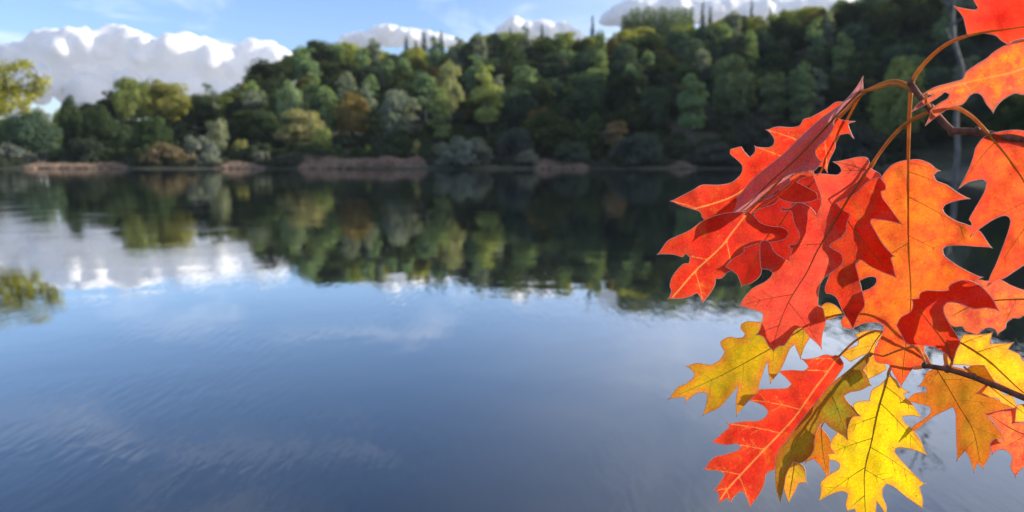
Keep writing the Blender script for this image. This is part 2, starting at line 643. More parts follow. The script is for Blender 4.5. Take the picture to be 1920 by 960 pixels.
def key_tree(name, kind, var, px, ytop, wpx, Y, color, label, cat, group=None):
    top = at_y(px, ytop, Y)
    w = wpx / FPX * Y
    h = max(1.5, top.z - gz(top.x, Y))
    if 'small bright yellow' not in label and 'rust-orange' not in label:
        KEYS.append((top.x, Y, w))
    SHORT.append((top.x, Y, label))
    return plant_tree(name, kind, var, top.x, Y, w, h, color, label, cat, group)


KEYS = []
SHORT = []
# colours: real leaf reflectances
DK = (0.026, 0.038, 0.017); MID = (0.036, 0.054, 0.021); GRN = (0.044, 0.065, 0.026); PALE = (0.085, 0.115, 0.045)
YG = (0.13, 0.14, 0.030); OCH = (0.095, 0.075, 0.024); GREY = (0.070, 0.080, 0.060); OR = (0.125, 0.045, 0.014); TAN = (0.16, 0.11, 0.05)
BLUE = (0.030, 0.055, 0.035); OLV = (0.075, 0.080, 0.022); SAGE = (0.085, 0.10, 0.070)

K = key_tree
K("aspen_tree", 'slim', 0, 915, 113, 62, 224, (0.12, 0.14, 0.045), "tall slender pale aspen with sunlit yellow top standing clear of the wooded slope", "tree")
K("birch_tree", 'slim', 1, 825, 160, 50, 214, (0.085, 0.11, 0.04), "pale green slim birch between the tall sunlit aspen and the grey-green tree", "tree")
K("oak_tree", 'broad', 0, 660, 163, 66, 224, OCH, "round ochre-brown tree among green ones above the reed bank", "tree")
K("willow_tree", 'broad', 1, 560, 194, 92, 212, (0.115, 0.112, 0.048), "spreading yellowish willow above the left end of the long reed bank", "tree")
K("willow_tree", 'broad', 2, 602, 232, 42, 206, (0.10, 0.12, 0.035), "small green willow leaning at the foot of the spreading yellowish willow", "tree")
K("ash_tree", 'broad', 2, 738, 155, 66, 221, SAGE, "grey-green ash tree right beside the round ochre-brown tree", "tree")
K("ash_tree", 'slim', 2, 700, 190, 36, 218, MID, "narrow mid-green tree between the ochre-brown tree and the ash", "tree")
K("alder_tree", 'broad', 0, 543, 138, 52, 228, (0.09, 0.12, 0.06), "pale grey-green alder above the spreading yellowish willow", "tree")
K("maple_tree", 'broad', 1, 465, 146, 30, 262, (0.17, 0.16, 0.03), "small bright yellow tree at the foot of the ridge where it meets the low wood", "tree")
K("alder_tree", 'broad', 1, 845, 104, 46, 250, (0.12, 0.13, 0.06), "pale-topped round tree directly behind the slim birch", "tree")
K("hazel_bush", 'shrub', 0, 1036, 212, 22, 212, OR, "small rust-orange bush glowing in the dark wood", "shrub")
K("birch_tree", 'slim', 2, 1155, 212, 44, 206, (0.12, 0.09, 0.045), "small tan-leaved birch with pale trunk rising from grey shoreline willows", "tree")
K("birch_tree", 'slim', 0, 1300, 128, 62, 216, (0.08, 0.115, 0.05), "light green feathery birch standing before dark oaks on the slope", "tree")
K("birch_tree", 'broad', 2, 1378, 88, 92, 232, (0.075, 0.095, 0.04), "large olive-green birch crown behind the light green feathery birch", "tree")
K("birch_tree", 'slim', 1, 1505, 110, 60, 222, (0.075, 0.105, 0.045), "slim green birch with bare pale stem above the dark leaning shrubs", "tree")
K("birch_tree", 'slim', 2, 1450, 112, 54, 226, (0.07, 0.09, 0.04), "slender olive birch just left of the slim green birch", "tree")
K("oak_tree", 'broad', 0, 1690, 88, 92, 200, (0.10, 0.12, 0.035), "rounded yellow-green tree behind the arching red oak leaf stalk", "tree")
K("lime_tree", 'broad', 1, 1100, 122, 84, 236, (0.055, 0.085, 0.04), "broad fresh green tree on the slope to the right of the tall sunlit aspen", "tree")
K("lime_tree", 'broad', 2, 1228, 150, 66, 222, (0.05, 0.075, 0.035), "mid-green rounded tree beside the light green feathery birch", "tree")
K("poplar_tree", 'slim', 0, 1085, 218, 32, 206, (0.06, 0.085, 0.03), "small upright green poplar at the shore, smaller of a pair", "tree")
K("poplar_tree", 'slim', 1, 1112, 208, 34, 208, (0.06, 0.09, 0.03), "small upright green poplar at the shore, taller of a pair", "tree")
K("poplar_tree", 'slim', 2, 1000, 226, 34, 208, (0.07, 0.095, 0.03), "short green poplar left of the rust-orange bush", "tree")
K("oak_tree", 'broad', 2, 240, 132, 62, 240, (0.085, 0.10, 0.03), "dark dome-topped oak, left of the pair crowning the low wood", "tree")
K("oak_tree", 'broad', 1, 310, 140, 92, 246, (0.12, 0.12, 0.03), "broad oak with sunlit golden crown on top of the low wood", "tree")
K("oak_tree", 'broad', 0, 128, 165, 40, 226, MID, "small lone-topped tree sticking up in the dip before the cloud bank", "tree")
K("oak_tree", 'broad', 1, 375, 168, 60, 238, DK, "dark green oak where the low wood dips towards the ridge", "tree")
K("oak_tree", 'broad', 0, 185, 186, 60, 222, MID, "mid-green oak below the dark dome-topped oak", "tree")
K("willow_tree", 'broad', 1, 405, 214, 42, 205, (0.10, 0.11, 0.06), "small pale willow behind the bronze willow dome", "tree")
K("willow_tree", 'broad', 2, 285, 210, 66, 212, (0.045, 0.07, 0.025), "green tree behind the bronze willow dome at the water's edge", "tree")
K("hazel_bush", 'shrub', 1, 450, 255, 40, 204, (0.12, 0.12, 0.035), "small yellow-green bush on the bank between two reed strips", "shrub")
K("hazel_bush", 'shrub', 2, 780, 258, 24, 203, (0.14, 0.13, 0.045), "tiny yellow bush at the right end of the long reed bank", "shrub")
K("hazel_bush", 'shrub', 0, 690, 268, 20, 204, (0.10, 0.11, 0.03), "tiny green bush growing behind the long reed bank", "shrub")
SH = "willow shrubs at the water's edge"
K("willow_shrub", 'shrub', 0, 312, 261, 112, 194, (0.088, 0.070, 0.036), "bronze dome-shaped willow bush bulging over the water", "shrub", SH)
K("willow_shrub", 'shrub', 1, 372, 246, 78, 199, GREY, "grey willow bush tucked behind the bronze willow dome", "shrub", SH)
K("willow_shrub", 'shrub', 2, 398, 283, 40, 194, (0.10, 0.11, 0.075), "small pale grey willow bush beside the bronze willow dome", "shrub", SH)
K("willow_shrub", 'shrub', 0, 868, 250, 128, 193, GREY, "wide grey willow thicket at the right end of the long reed bank", "shrub", SH)
K("willow_shrub", 'shrub', 1, 965, 228, 84, 199, (0.055, 0.065, 0.05), "tall slate-grey willow bush below the tall sunlit aspen", "shrub", SH)
K("willow_shrub", 'shrub', 2, 988, 276, 56, 193, (0.085, 0.085, 0.06), "low brownish willow bush at the foot of the slate-grey one", "shrub", SH)
K("willow_shrub", 'shrub', 0, 1070, 256, 88, 197, (0.05, 0.065, 0.04), "rounded dark willow bush behind the short right-hand reed strip", "shrub", SH)
K("willow_shrub", 'shrub', 1, 1200, 240, 112, 195, (0.055, 0.07, 0.05), "large grey-green willow bush right of the tan-leaved birch", "shrub", SH)
K("willow_shrub", 'shrub', 2, 1335, 262, 118, 193, (0.05, 0.058, 0.045), "dark leaning willow bush trailing to the water below the feathery birch", "shrub", SH)
K("willow_shrub", 'shrub', 0, 1420, 205, 110, 201, (0.04, 0.045, 0.035), "big dark willow bush below the slender olive birch", "shrub", SH)
K("willow_shrub", 'shrub', 1, 1470, 262, 110, 192, (0.035, 0.042, 0.03), "dark low willow bush behind the red oak leaves", "shrub", SH)
K("willow_shrub", 'shrub', 2, 1600, 215, 160, 182, (0.035, 0.042, 0.03), "wide blackish willow bush behind the red oak leaves", "shrub", SH)
K("willow_shrub", 'shrub', 1, 160, 250, 84, 200, (0.03, 0.04, 0.025), "dark round willow bush behind the left reed strip", "shrub", SH)
K("willow_shrub", 'shrub', 0, 20, 262, 90, 198, GREY, "grey willow bush at the far end of the left bank", "shrub", SH)
K("willow_shrub", 'shrub', 2, 540, 282, 74, 195, (0.06, 0.065, 0.045), "low dark willow bush at the left end of the long reed bank", "shrub", SH)
K("willow_shrub", 'shrub', 1, 490, 278, 40, 197, (0.075, 0.08, 0.055), "small grey willow bush between two reed strips", "shrub", SH)
# spruces on the crest
SP = "spruces on the hill crest"
for (px, yt, w, lab) in [(762, 68, 34, None), (779, 74, 28, None), (795, 60, 36, None), (813, 66, 30, None), (827, 57, 32, None)]:
    K("spruce_tree", 'spruce', 0, px, yt, w, 372, BLUE, "dark spruce in the small group on the ridge behind the pale-topped tree", "tree", "small spruce group on the ridge")
K("spruce_tree", 'spruce', 1, 1016, 45, 26, 372, BLUE, "lone spruce tip before the small bright cloud", "tree", SP)
K("spruce_tree", 'spruce', 0, 956, 52, 24, 372, BLUE, "short spruce tip on the ridge above the tall sunlit aspen", "tree", SP)
K("spruce_tree", 'spruce', 1, 1111, 28, 24, 372, BLUE, "thin lone spruce left of the conifer plantation", "tree", SP)
for i in range(26):
    px = 1168 + i * 5.2
    K("spruce_tree", 'spruce', i % 2, px, 12 + max(0, 16 - 5 * i) + 7 * ((i * 37) % 5) / 5 - (6 if i in (9, 14, 22) else 0), 34, 372 + (i * 53) % 17, (0.075, 0.10, 0.04),
      "spruce in the dense conifer plantation on the hill crest", "tree", "conifer plantation on the crest")
for (px, yt) in [(1318, 3), (1332, 12), (1410, 2), (1445, 12), (1470, 14)]:
    K("spruce_tree", 'spruce', 1, px, yt, 26, 374, BLUE, "scattered spruce tip along the crest right of the plantation", "tree", "scattered crest spruces")

# the rest of the wood: jittered rows up the slope
NEAR = [(x, y, n) for (x, y, l) in SHORT for (k, n) in [
    ("tall slender pale aspen", "tall sunlit aspen"), ("round ochre-brown", "round ochre-brown tree"), ("spreading yellowish", "spreading yellowish willow"),
    ("grey-green ash", "grey-green ash"), ("pale grey-green alder", "pale grey-green alder"), ("small bright yellow", "small bright yellow tree"), ("pale-topped", "pale-topped round tree"),
    ("small rust-orange", "rust-orange bush"), ("small tan-leaved", "tan-leaved birch"), ("light green feathery", "feathery light green birch"), ("large olive-green", "large olive-green birch"),
    ("slim green birch", "slim bare-stemmed birch"), ("rounded yellow-green", "rounded yellow-green tree"), ("broad fresh green", "broad fresh green tree"),
    ("broad oak with sunlit", "broad golden-crowned oak"), ("small lone-topped", "lone-topped tree in the dip"), ("bronze dome", "bronze willow dome"), ("dark green oak where", "dark green oak in the saddle"),
    ("lone spruce tip", "lone spruce on the ridge"), ("thin lone spruce", "thin lone spruce"), ("short spruce tip", "short ridge spruce")] if l.startswith(k)]
NEAR += [(at_y(795, 62, 372).x, 372, "small spruce group"), (at_y(1235, 10, 380).x, 380, "conifer plantation"), (at_y(1430, 10, 374).x, 374, "scattered crest spruces")]
SHAPE = {"yellow-green broadleaf tree along the sunlit top of the wood": "ridge-top broadleaf tree painted sunlit yellow-green",
         "dark green broadleaf tree crowded into the shaded wooded slope": "dark green broadleaf tree",
         "mid-green broadleaf tree crowded into the shaded wooded slope": "mid-green broadleaf tree",
         "pale green slender tree among the dark trees of the slope": "pale green slender tree",
         "olive-brown tree turning colour among the dark trees of the slope": "olive-brown turning tree"}


def wood():
    rng = np.random.default_rng(21)
    n = 0
    Y = 203.0
    while Y < 356:
        step = 11.0
        X = -0.70 * Y + rng.uniform(0, step)
        while X < 0.69 * Y:
            x = X + rng.normal() * 1.8
            y = Y + rng.normal() * 2.2
            X += step
            px = 960 + FPX * x / y
            yr = np.interp(px, RX, RYR)
            if y > yr + 8 or float(lake_sd(np.array([x]), np.array([y]))[0]) < 10:
                continue
            # where a tree of full height would hide one that stands free, low undergrowth grows instead
            if any((abs(kx - x) < kw * 0.5 + 1.5 and abs(ky - y) < 5) or (ky > y and ky - y < 34 and abs(kx * y / ky - x) < kw * 0.40 + 4.0) for kx, ky, kw in KEYS):
                near = min(NEAR, key=lambda q: math.hypot(q[0] - x, (q[1] - y) * 0.8))
                for dx in (-2.6, 2.6):
                    plant_tree("undergrowth_bush", 'shrub', int(rng.integers(3)), x + dx, y + rng.normal(), rng.uniform(6.5, 9), rng.uniform(3.5, 5.5),
                               [(0.035, 0.05, 0.02), (0.045, 0.06, 0.03), (0.05, 0.07, 0.03)][rng.integers(3)], "low dark bush of the undergrowth near the " + near[2], "shrub", "undergrowth bushes of the slope", rng.uniform(0, 6.28))
                continue
            t = (y - 200) / max(20, (yr - 200))
            u = rng.random()
            lift = rng.uniform(0.72, 1.2)
            if t > 0.82:  # top rows: lighter yellow-green with sunlight put into the colour
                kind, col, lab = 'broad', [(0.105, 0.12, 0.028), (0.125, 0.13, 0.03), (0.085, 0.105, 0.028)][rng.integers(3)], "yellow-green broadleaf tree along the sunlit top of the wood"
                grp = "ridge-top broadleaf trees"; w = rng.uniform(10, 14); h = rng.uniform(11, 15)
            elif u < 0.44:
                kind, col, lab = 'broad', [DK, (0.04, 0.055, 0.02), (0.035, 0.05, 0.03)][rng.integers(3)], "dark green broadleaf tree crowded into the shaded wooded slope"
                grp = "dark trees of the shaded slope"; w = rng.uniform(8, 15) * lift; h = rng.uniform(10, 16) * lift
            elif u < 0.70:
                kind, col, lab = 'broad', [MID, GRN, (0.05, 0.08, 0.045)][rng.integers(3)], "mid-green broadleaf tree crowded into the shaded wooded slope"
                grp = "mid-green trees of the shaded slope"; w = rng.uniform(9, 12) * lift; h = rng.uniform(11, 14) * lift
            elif u < 0.9:
                kind, col, lab = 'slim', [PALE, SAGE, (0.075, 0.11, 0.05)][rng.integers(3)], "pale green slender tree among the dark trees of the slope"
                grp = "pale slender trees of the slope"; w = rng.uniform(5.5, 8.5); h = rng.uniform(14, 19)
            else:
                kind, col, lab = 'broad', [OLV, (0.085, 0.07, 0.025)][rng.integers(2)], "olive-brown tree turning colour among the dark trees of the slope"
                grp = "olive-brown trees of the slope"; w = rng.uniform(8, 11); h = rng.uniform(10, 13)
            if px < 460:
                h *= 0.95
            if px < 185:
                h = min(h, at_y(px, 196, y).z - gz(x, y))
            near = min((q for q in NEAR), key=lambda q: math.hypot(q[0] - x, (q[1] - y) * 0.8))
            rel = "behind" if y - near[1] > 6 else ("in front of" if near[1] - y > 6 else "beside")
            lab = SHAPE[lab] + " " + rel + " the " + near[2]
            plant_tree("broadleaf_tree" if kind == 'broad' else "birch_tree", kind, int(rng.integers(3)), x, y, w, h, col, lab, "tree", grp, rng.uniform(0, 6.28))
            n += 1
        Y += 10.5
    return n


print("WOOD", wood())

hem = np.random.default_rng(33)
SHORE = [(20, "end of the left bank"), (312, "bronze willow dome"), (398, "small pale grey willow"), (530, "left end of the long reeds"), (868, "wide grey willow thicket"), (965, "tall slate-grey willow"),
         (1155, "tan-leaved birch"), (1200, "large grey-green willow"), (1335, "dark leaning willow"), (1470, "willow behind the red leaves"), (1600, "wide blackish willow")]
for px in list(range(-20, 60, 16)) + list(range(238, 420, 15)) + list(range(496, 560, 14)) + list(range(806, 1000, 14)) + list(range(1100, 1260, 13)) + list(range(1300, 1720, 14)):
    y = 191.5 + hem.uniform(0, 4)
    x = (px + hem.uniform(-5, 5) - 960) / FPX * y
    if float(lake_sd(np.array([x]), np.array([y]))[0]) < 0.4:
        continue
    plant_tree("shore_bush", 'shrub', int(hem.integers(3)), x, y, hem.uniform(3, 5), hem.uniform(1.3, 2.4), [(0.05, 0.06, 0.035), (0.04, 0.05, 0.028), (0.06, 0.065, 0.045)][hem.integers(3)],
               "low dark bush in the shoreline hem near the " + min(SHORE, key=lambda q: abs(q[0] - px))[1], "shrub", "hem of low bushes along the far shore", hem.uniform(0, 6.28))

bk = np.random.default_rng(41)
for px in range(-80, 450, 24):
    y = 268 + bk.uniform(0, 22)
    x = (px - 960) / FPX * y
    yt = float(np.interp(px, RX, [r[1] for r in RIDGE])) + bk.uniform(14, 30)
    plant_tree("broadleaf_tree", 'broad', int(bk.integers(3)), x, y, bk.uniform(11, 15), at_y(px, yt, y).z - gz(x, y), [DK, (0.04, 0.055, 0.02)][bk.integers(2)],
               "dark broadleaf tree in the back row of the low wood under the cloud bank", "tree", "back row of the low wood", bk.uniform(0, 6.28))

# right bank: nearer dark trees behind the red leaves and the bleached snag
for i, (x, y, w, h, c) in enumerate([(62, 96, 9, 9, DK), (70, 112, 10, 11, DK), (54, 78, 7, 6, DK), (88, 140, 11, 12, MID), (105, 160, 12, 13, DK),
                                     (112, 182, 12, 13, DK), (84, 118, 12, 13, DK), (72, 92, 10, 12, DK), (100, 138, 12, 14, MID), (118, 170, 12, 14, DK), (66, 76, 9, 10, DK)]):
    plant_tree("broadleaf_tree", 'broad', i % 3, x, y, w, h, c, "dark tree on the near right bank behind the red oak leaves", "tree", "trees on the near right bank")


def snag():
    """tall bleached bare tree on the right bank"""
    rng = np.random.default_rng(4)
    x, y = 40.0, 73.0
    root = empty("dead_tree", (x, y, gz(x, y) - 0.1))
    tag(root, "tall bleached bare tree rising behind the red oak leaves on the bank", "tree")
    pts = [Vector((0, 0, -0.5)), Vector((0.15, 0, 3)), Vector((-0.1, 0.2, 6)), Vector((0.2, 0, 9)), Vector((-0.2, 0, 11)), Vector((-0.9, 0, 13)), Vector((-1.1, 0.2, 17)), Vector((-1.3, 0, 22)), Vector((-1.2, 0, 27))]
    V, F = tube(smooth_line(pts, 0.8), list(np.linspace(0.27, 0.08, len(smooth_line(pts, 0.8)))), 8)
    link(bpy.data.objects.new("trunk", mesh_np("trunk", V, F, [M_DEAD], True)), root)
    for k in range(13):
        z = rng.uniform(5, 26)
        i = min(len(pts) - 2, max(0, sum(p.z < z for p in pts) - 1))
        s = pts[i].lerp(pts[i + 1], (z - pts[i].z) / (pts[i + 1].z - pts[i].z))
        a = rng.uniform(0, 6.28)
        L = rng.uniform(1.5, 3.5)
        e = s + Vector((math.cos(a) * L, math.sin(a) * L, L * rng.uniform(0.3, 0.9)))
        line = smooth_line([s, s.lerp(e, 0.5) + Vector((0, 0, -0.2)), e], 0.5)
        V, F = tube(line, list(np.linspace(0.13, 0.03, len(line))), 5)
        link(bpy.data.objects.new("branch", mesh_np("branch", V, F, [M_DEAD], True)), root)


snag()


def near_left_tree():
    """oak overhanging the water from the left bank; only its outer boughs reach the picture"""
    rng = np.random.default_rng(9)
    x, y = -48.5, 49.0
    root = empty("oak_tree", (x, y, gz(x, y) - 0.1))
    tag(root, "sunlit yellow-green oak boughs reaching out over the water from the left bank", "tree")
    base = Vector((x, y, root.location.z))
    P, Nn = [], []
    V = []; F = []
    v, f = tube([Vector((0, 0, -0.4)), Vector((0.3, 0, 2.5)), Vector((0.2, 0.2, 5)), Vector((-0.2, 0, 9.5))], [0.36, 0.28, 0.22, 0.08], 8)
    V += v; F += f
    # clumps that show in the picture, then the unseen body of the crown
    cl = [(-25, 160, 34), (10, 128, 20), (35, 124, 16), (52, 120, 12), (70, 158, 20), (85, 150, 12), (60, 175, 18), (30, 165, 26), (5, 175, 28), (40, 190, 18),
          (15, 200, 18), (-15, 195, 30), (0, 145, 22), (55, 140, 10), (78, 172, 12), (-40, 130, 34), (5, 212, 12), (-60, 180, 40), (45, 205, 12)]
    cs = [(Vector(at_y(a, b, y + rng.normal() * 0.6)) - base, r / FPX * y) for a, b, r in cl]
    tip = sum((c for c, r in cs), Vector()) / len(cs)
    bough = smooth_line([Vector((0.25, 0.1, 3.6)), Vector((3.2, 0.5, 4.6)), Vector((7.5, -0.2, 5.2)), tip, tip + Vector((1.6, 0, 0.5))], 0.5)
    v, f = tube(bough, list(np.linspace(0.2, 0.03, len(bough))), 7)
    b = len(V)
    V += v; F += [tuple(b + q_ for q_ in ff) for ff in f]
    for k in range(46):
        q = bough[int(rng.uniform(0.1, 0.8) * len(bough))]
        cs.append((q + Vector((rng.normal() * 1.0, rng.normal() * 1.4, rng.normal() * 0.8 + 0.7)), rng.uniform(0.5, 0.95)))
    for k in range(34):
        d = rng.normal(size=3); d /= np.linalg.norm(d)
        cs.append((Vector((0.2, 0, 6.3)) + Vector((d[0] * 4.0, d[1] * 3.6, abs(d[2]) * 2.6 - 0.6)), rng.uniform(0.7, 1.2)))
    for c, r in cs:
        m = int(260 * (r / 0.8) ** 2)
        q = rng.normal(size=(m, 3)); q /= np.linalg.norm(q, axis=1)[:, None]
        rr = r * rng.uniform(0.35, 1.12, m)
        P.append(np.array(c[:]) + q * rr[:, None] * np.array([1, 1, 0.8])); Nn.append(q + np.array([0, 0, 0.4]))
        s = min(bough + [Vector((0.2, 0.1, z_)) for z_ in (4, 5, 6, 7, 8)], key=lambda q_: (q_ - c).length + 0.4 * abs(q_.z + 0.6 - c.z))
        mid = s.lerp(c, 0.5) + Vector((rng.normal() * 0.12, rng.normal() * 0.12, 0.1))
        v, f = tube([s, mid, c], [0.05, 0.03, 0.012], 5)
        b = len(V)
        V += v; F += [tuple(b + q_ for q_ in ff) for ff in f]
    link(bpy.data.objects.new("trunk", mesh_np("trunk", V, F, [M_BARK], True)), root)
    cv, cf = leaf_cards(np.concatenate(P), np.concatenate(Nn), 0.105, rng, 0.6)
    c = link(bpy.data.objects.new("crown", mesh_np("crown", cv, cf, [M_FOL])), root)
    c.color = (0.19, 0.19, 0.035, 1)


near_left_tree()

# ------------------------------------------------------------------ reeds
def reed_mat():
    m, nt = new_mat("dry_reed")
    t = N(nt, "ShaderNodeTexCoord")
    n = N(nt, "ShaderNodeTexNoise")
    n.inputs["Scale"].default_value = 0.8
    n.inputs["Detail"].default_value = 3
    nt.links.new(t.outputs["Object"], n.inputs["Vector"])
    c = ramp(nt, n.outputs[0], [(0.35, (0.25, 0.18, 0.13)), (0.65, (0.48, 0.35, 0.26))])
    d = N(nt, "ShaderNodeBsdfDiffuse"); tr = N(nt, "ShaderNodeBsdfTranslucent")
    nt.links.new(c, d.inputs[0]); nt.links.new(c, tr.inputs[0])
    mx = N(nt, "ShaderNodeMixShader"); mx.inputs[0].default_value = 0.3
    nt.links.new(d.outputs[0], mx.inputs[1]); nt.links.new(tr.outputs[0], mx.inputs[2])
    out_surface(nt, mx.outputs[0])
    return m


M_REED = reed_mat()


def reeds(px0, px1, n, label, h=(1.3, 2.2), Y0=188, Y1=198, seed=0):
    rng = np.random.default_rng(seed)
    V, F = [], []
    yy = rng.uniform(Y0, Y1, 3 * n); xx = (rng.uniform(px0, px1, 3 * n) - 960) / FPX * yy
    dd = lake_sd(xx, yy); zz_ = np.where(dd > 0, ground_z(xx, yy), -0.2)
    for x, y, z in [q for q, d in zip(zip(xx, yy, zz_), dd) if d > -0.6][:n]:
        pq = 960 + FPX * x / y
        hh = rng.uniform(*h) * max(0.2, 0.72 + 0.9 * noise.noise((x * 0.22, y * 0.15, seed))) * min(1, 0.25 + min(pq - px0, px1 - pq) / 22); a = rng.uniform(0, 3.14); w = 0.07
        dx, dy = math.cos(a) * w, math.sin(a) * w
        lx, ly = rng.normal() * 0.18, rng.normal() * 0.18
        b = len(V)
        V += [(x - dx, y - dy, z), (x + dx, y + dy, z), (x + dx * 0.8 + lx * 0.4, y + dy * 0.8 + ly * 0.4, z + hh * 0.6), (x - dx * 0.8 + lx * 0.4, y - dy * 0.8 + ly * 0.4, z + hh * 0.6), (x + lx, y + ly, z + hh)]
        F += [(b, b + 1, b + 2, b + 3), (b + 3, b + 2, b + 4)]
    o = link(bpy.data.objects.new("reeds", mesh_np("reeds", V, F, [M_REED])))
    tag(o, label, "reeds", "dry reed strips along the far shore", "stuff")


reeds(560, 802, 5200, "long strip of dry tan reeds along the far shore", (1.3, 2.2), seed=1)
reeds(50, 245, 2600, "strip of dry reeds along the left part of the far shore", (0.7, 1.3), seed=2)
reeds(405, 500, 1200, "short strip of dry reeds beside the bronze willow dome", (0.6, 1.1), seed=3)
reeds(1000, 1105, 1600, "short strip of dry reeds below the rounded dark willow", (0.9, 1.5), seed=4)
reeds(1255, 1305, 500, "little tuft of dry reeds by the dark leaning willow", (0.9, 1.5), seed=5)

# ------------------------------------------------------------------ the red oak at the camera
def leaf_mat(name, c1, c2, c3, cedge, blotch=0.62, trans=0.62, gloss=0.42, cvein=(0.5, 0.2, 0.03), vamt=0.7):
    """c1/c2 drift over the blade, c3 in blotches, cedge towards the margin"""
    m, nt = new_mat(name)
    uv = N(nt, "ShaderNodeUVMap"); uv.uv_map = "UVMap"
    at = N(nt, "ShaderNodeAttribute"); at.attribute_name = "edge"

    def noise_(scale, detail, rough=0.55):
        n = N(nt, "ShaderNodeTexNoise")
        n.inputs["Scale"].default_value = scale
        n.inputs["Detail"].default_value = detail
        n.inputs["Roughness"].default_value = rough
        nt.links.new(uv.outputs[0], n.inputs["Vector"])
        return n.outputs[0]
    big = ramp(nt, noise_(2.4, 6, 0.65), [(0.36, c1), (0.64, c2)])
    bl = ramp(nt, noise_(3.1, 9, 0.72), [(blotch - 0.09, (0, 0, 0)), (blotch + 0.09, (1, 1, 1))])
    c = mixc(nt, bl, big, c3)
    # margin
    ed = N(nt, "ShaderNodeMath", operation='ADD')
    nz_ = N(nt, "ShaderNodeMath", operation='MULTIPLY')
    nz_.inputs[1].default_value = 0.7
    nt.links.new(noise_(6.0, 3), nz_.inputs[0])
    nt.links.new(at.outputs["Fac"], ed.inputs[0])
    nt.links.new(nz_.outputs[0], ed.inputs[1])
    ef = ramp(nt, ed.outputs[0], [(0.3, (0.9, 0.9, 0.9)), (0.80, (0, 0, 0))])
    c = mixc(nt, ef, c, cedge)
    # fine net of veinlets
    vo = N(nt, "ShaderNodeTexVoronoi"); vo.feature = 'DISTANCE_TO_EDGE'
    vo.inputs["Scale"].default_value = 14.0
    nt.links.new(uv.outputs[0], vo.inputs["Vector"])
    vf = ramp(nt, vo.outputs["Distance"], [(0.0, (0.80, 0.78, 0.78)), (0.12, (1, 1, 1))])
    c = mixc(nt, 1.0, c, vf, 'MULTIPLY')
    gr = ramp(nt, noise_(30.0, 5, 0.8), [(0.3, (0.80, 0.72, 0.72)), (0.7, (1.08, 1.22, 1.2))])
    c = mixc(nt, 1.0, c, gr, 'MULTIPLY')
    # veins
    va = N(nt, "ShaderNodeAttribute"); va.attribute_name = "vein"
    vm = N(nt, "ShaderNodeMath", operation='MULTIPLY'); vm.inputs[1].default_value = vamt
    nt.links.new(va.outputs["Fac"], vm.inputs[0])
    c = mixc(nt, vm.outputs[0], c, cvein)
    # small brown specks
    v2 = N(nt, "ShaderNodeTexVoronoi"); v2.inputs["Scale"].default_value = 4.6
    nt.links.new(uv.outputs[0], v2.inputs["Vector"])
    sp = ramp(nt, v2.outputs["Distance"], [(0.05, (0.7, 0.7, 0.7)), (0.085, (0, 0, 0))])
    c = mixc(nt, sp, c, (0.16, 0.05, 0.02))
    p = N(nt, "ShaderNodeBsdfPrincipled")
    p.inputs["Roughness"].default_value = gloss
    p.inputs["Specular IOR Level"].default_value = 0.35
    nt.links.new(c, p.inputs["Base Color"])
    b = N(nt, "ShaderNodeBump"); b.inputs["Strength"].default_value = 0.35; b.inputs["Distance"].default_value = 0.0006
    nt.links.new(vo.outputs["Distance"], b.inputs["Height"])
    nt.links.new(b.outputs[0], p.inputs["Normal"])
    tr = N(nt, "ShaderNodeBsdfTranslucent")
    nt.links.new(c, tr.inputs[0])
    mx = N(nt, "ShaderNodeMixShader"); mx.inputs[0].default_value = trans
    nt.links.new(p.outputs[0], mx.inputs[1]); nt.links.new(tr.outputs[0], mx.inputs[2])
    out_surface(nt, mx.outputs[0])
    return m


def stalk_mat(name, c1, c2, trans=0.25):
    m, nt = new_mat(name)
    t = N(nt, "ShaderNodeTexCoord")
    n = N(nt, "ShaderNodeTexNoise"); n.inputs["Scale"].default_value = 120; n.inputs["Detail"].default_value = 4
    nt.links.new(t.outputs["Object"], n.inputs["Vector"])
    c = ramp(nt, n.outputs[0], [(0.35, c1), (0.65, c2)])
    p = N(nt, "ShaderNodeBsdfPrincipled"); p.inputs["Roughness"].default_value = 0.5; p.inputs["Specular IOR Level"].default_value = 0.25
    nt.links.new(c, p.inputs["Base Color"])
    tr = N(nt, "ShaderNodeBsdfTranslucent"); nt.links.new(c, tr.inputs[0])
    mx = N(nt, "ShaderNodeMixShader"); mx.inputs[0].default_value = trans
    nt.links.new(p.outputs[0], mx.inputs[1]); nt.links.new(tr.outputs[0], mx.inputs[2])
    out_surface(nt, mx.outputs[0])
    return m


M_STALK = stalk_mat("leaf_stalk", (0.62, 0.24, 0.05), (0.78, 0.36, 0.08), 0.5)
M_RIM = stalk_mat("leaf_margin", (0.92, 0.62, 0.5), (0.95, 0.74, 0.6), 0.5)
M_RIMY = stalk_mat("leaf_margin_yellow", (0.9, 0.62, 0.35), (0.92, 0.72, 0.5), 0.5)
M_VEIN = {"dark": stalk_mat("vein_dark", (0.42, 0.13, 0.03), (0.55, 0.2, 0.04), 0.35),
          "orange": stalk_mat("vein_orange", (0.62, 0.27, 0.03), (0.72, 0.34, 0.04), 0.4),
          "light": stalk_mat("vein_light", (0.95, 0.42, 0.10), (0.98, 0.5, 0.16), 0.6),
          "olive": stalk_mat("vein_olive", (0.50, 0.36, 0.03), (0.6, 0.42, 0.05), 0.4)}
M_TWIG = bark_mat("twig_bark", (0.09, 0.026, 0.012), (0.22, 0.07, 0.028), 260, 0.7)
M_OAKBARK = bark_mat("oak_bark", (0.05, 0.045, 0.04), (0.14, 0.12, 0.10), 14, 0.85)

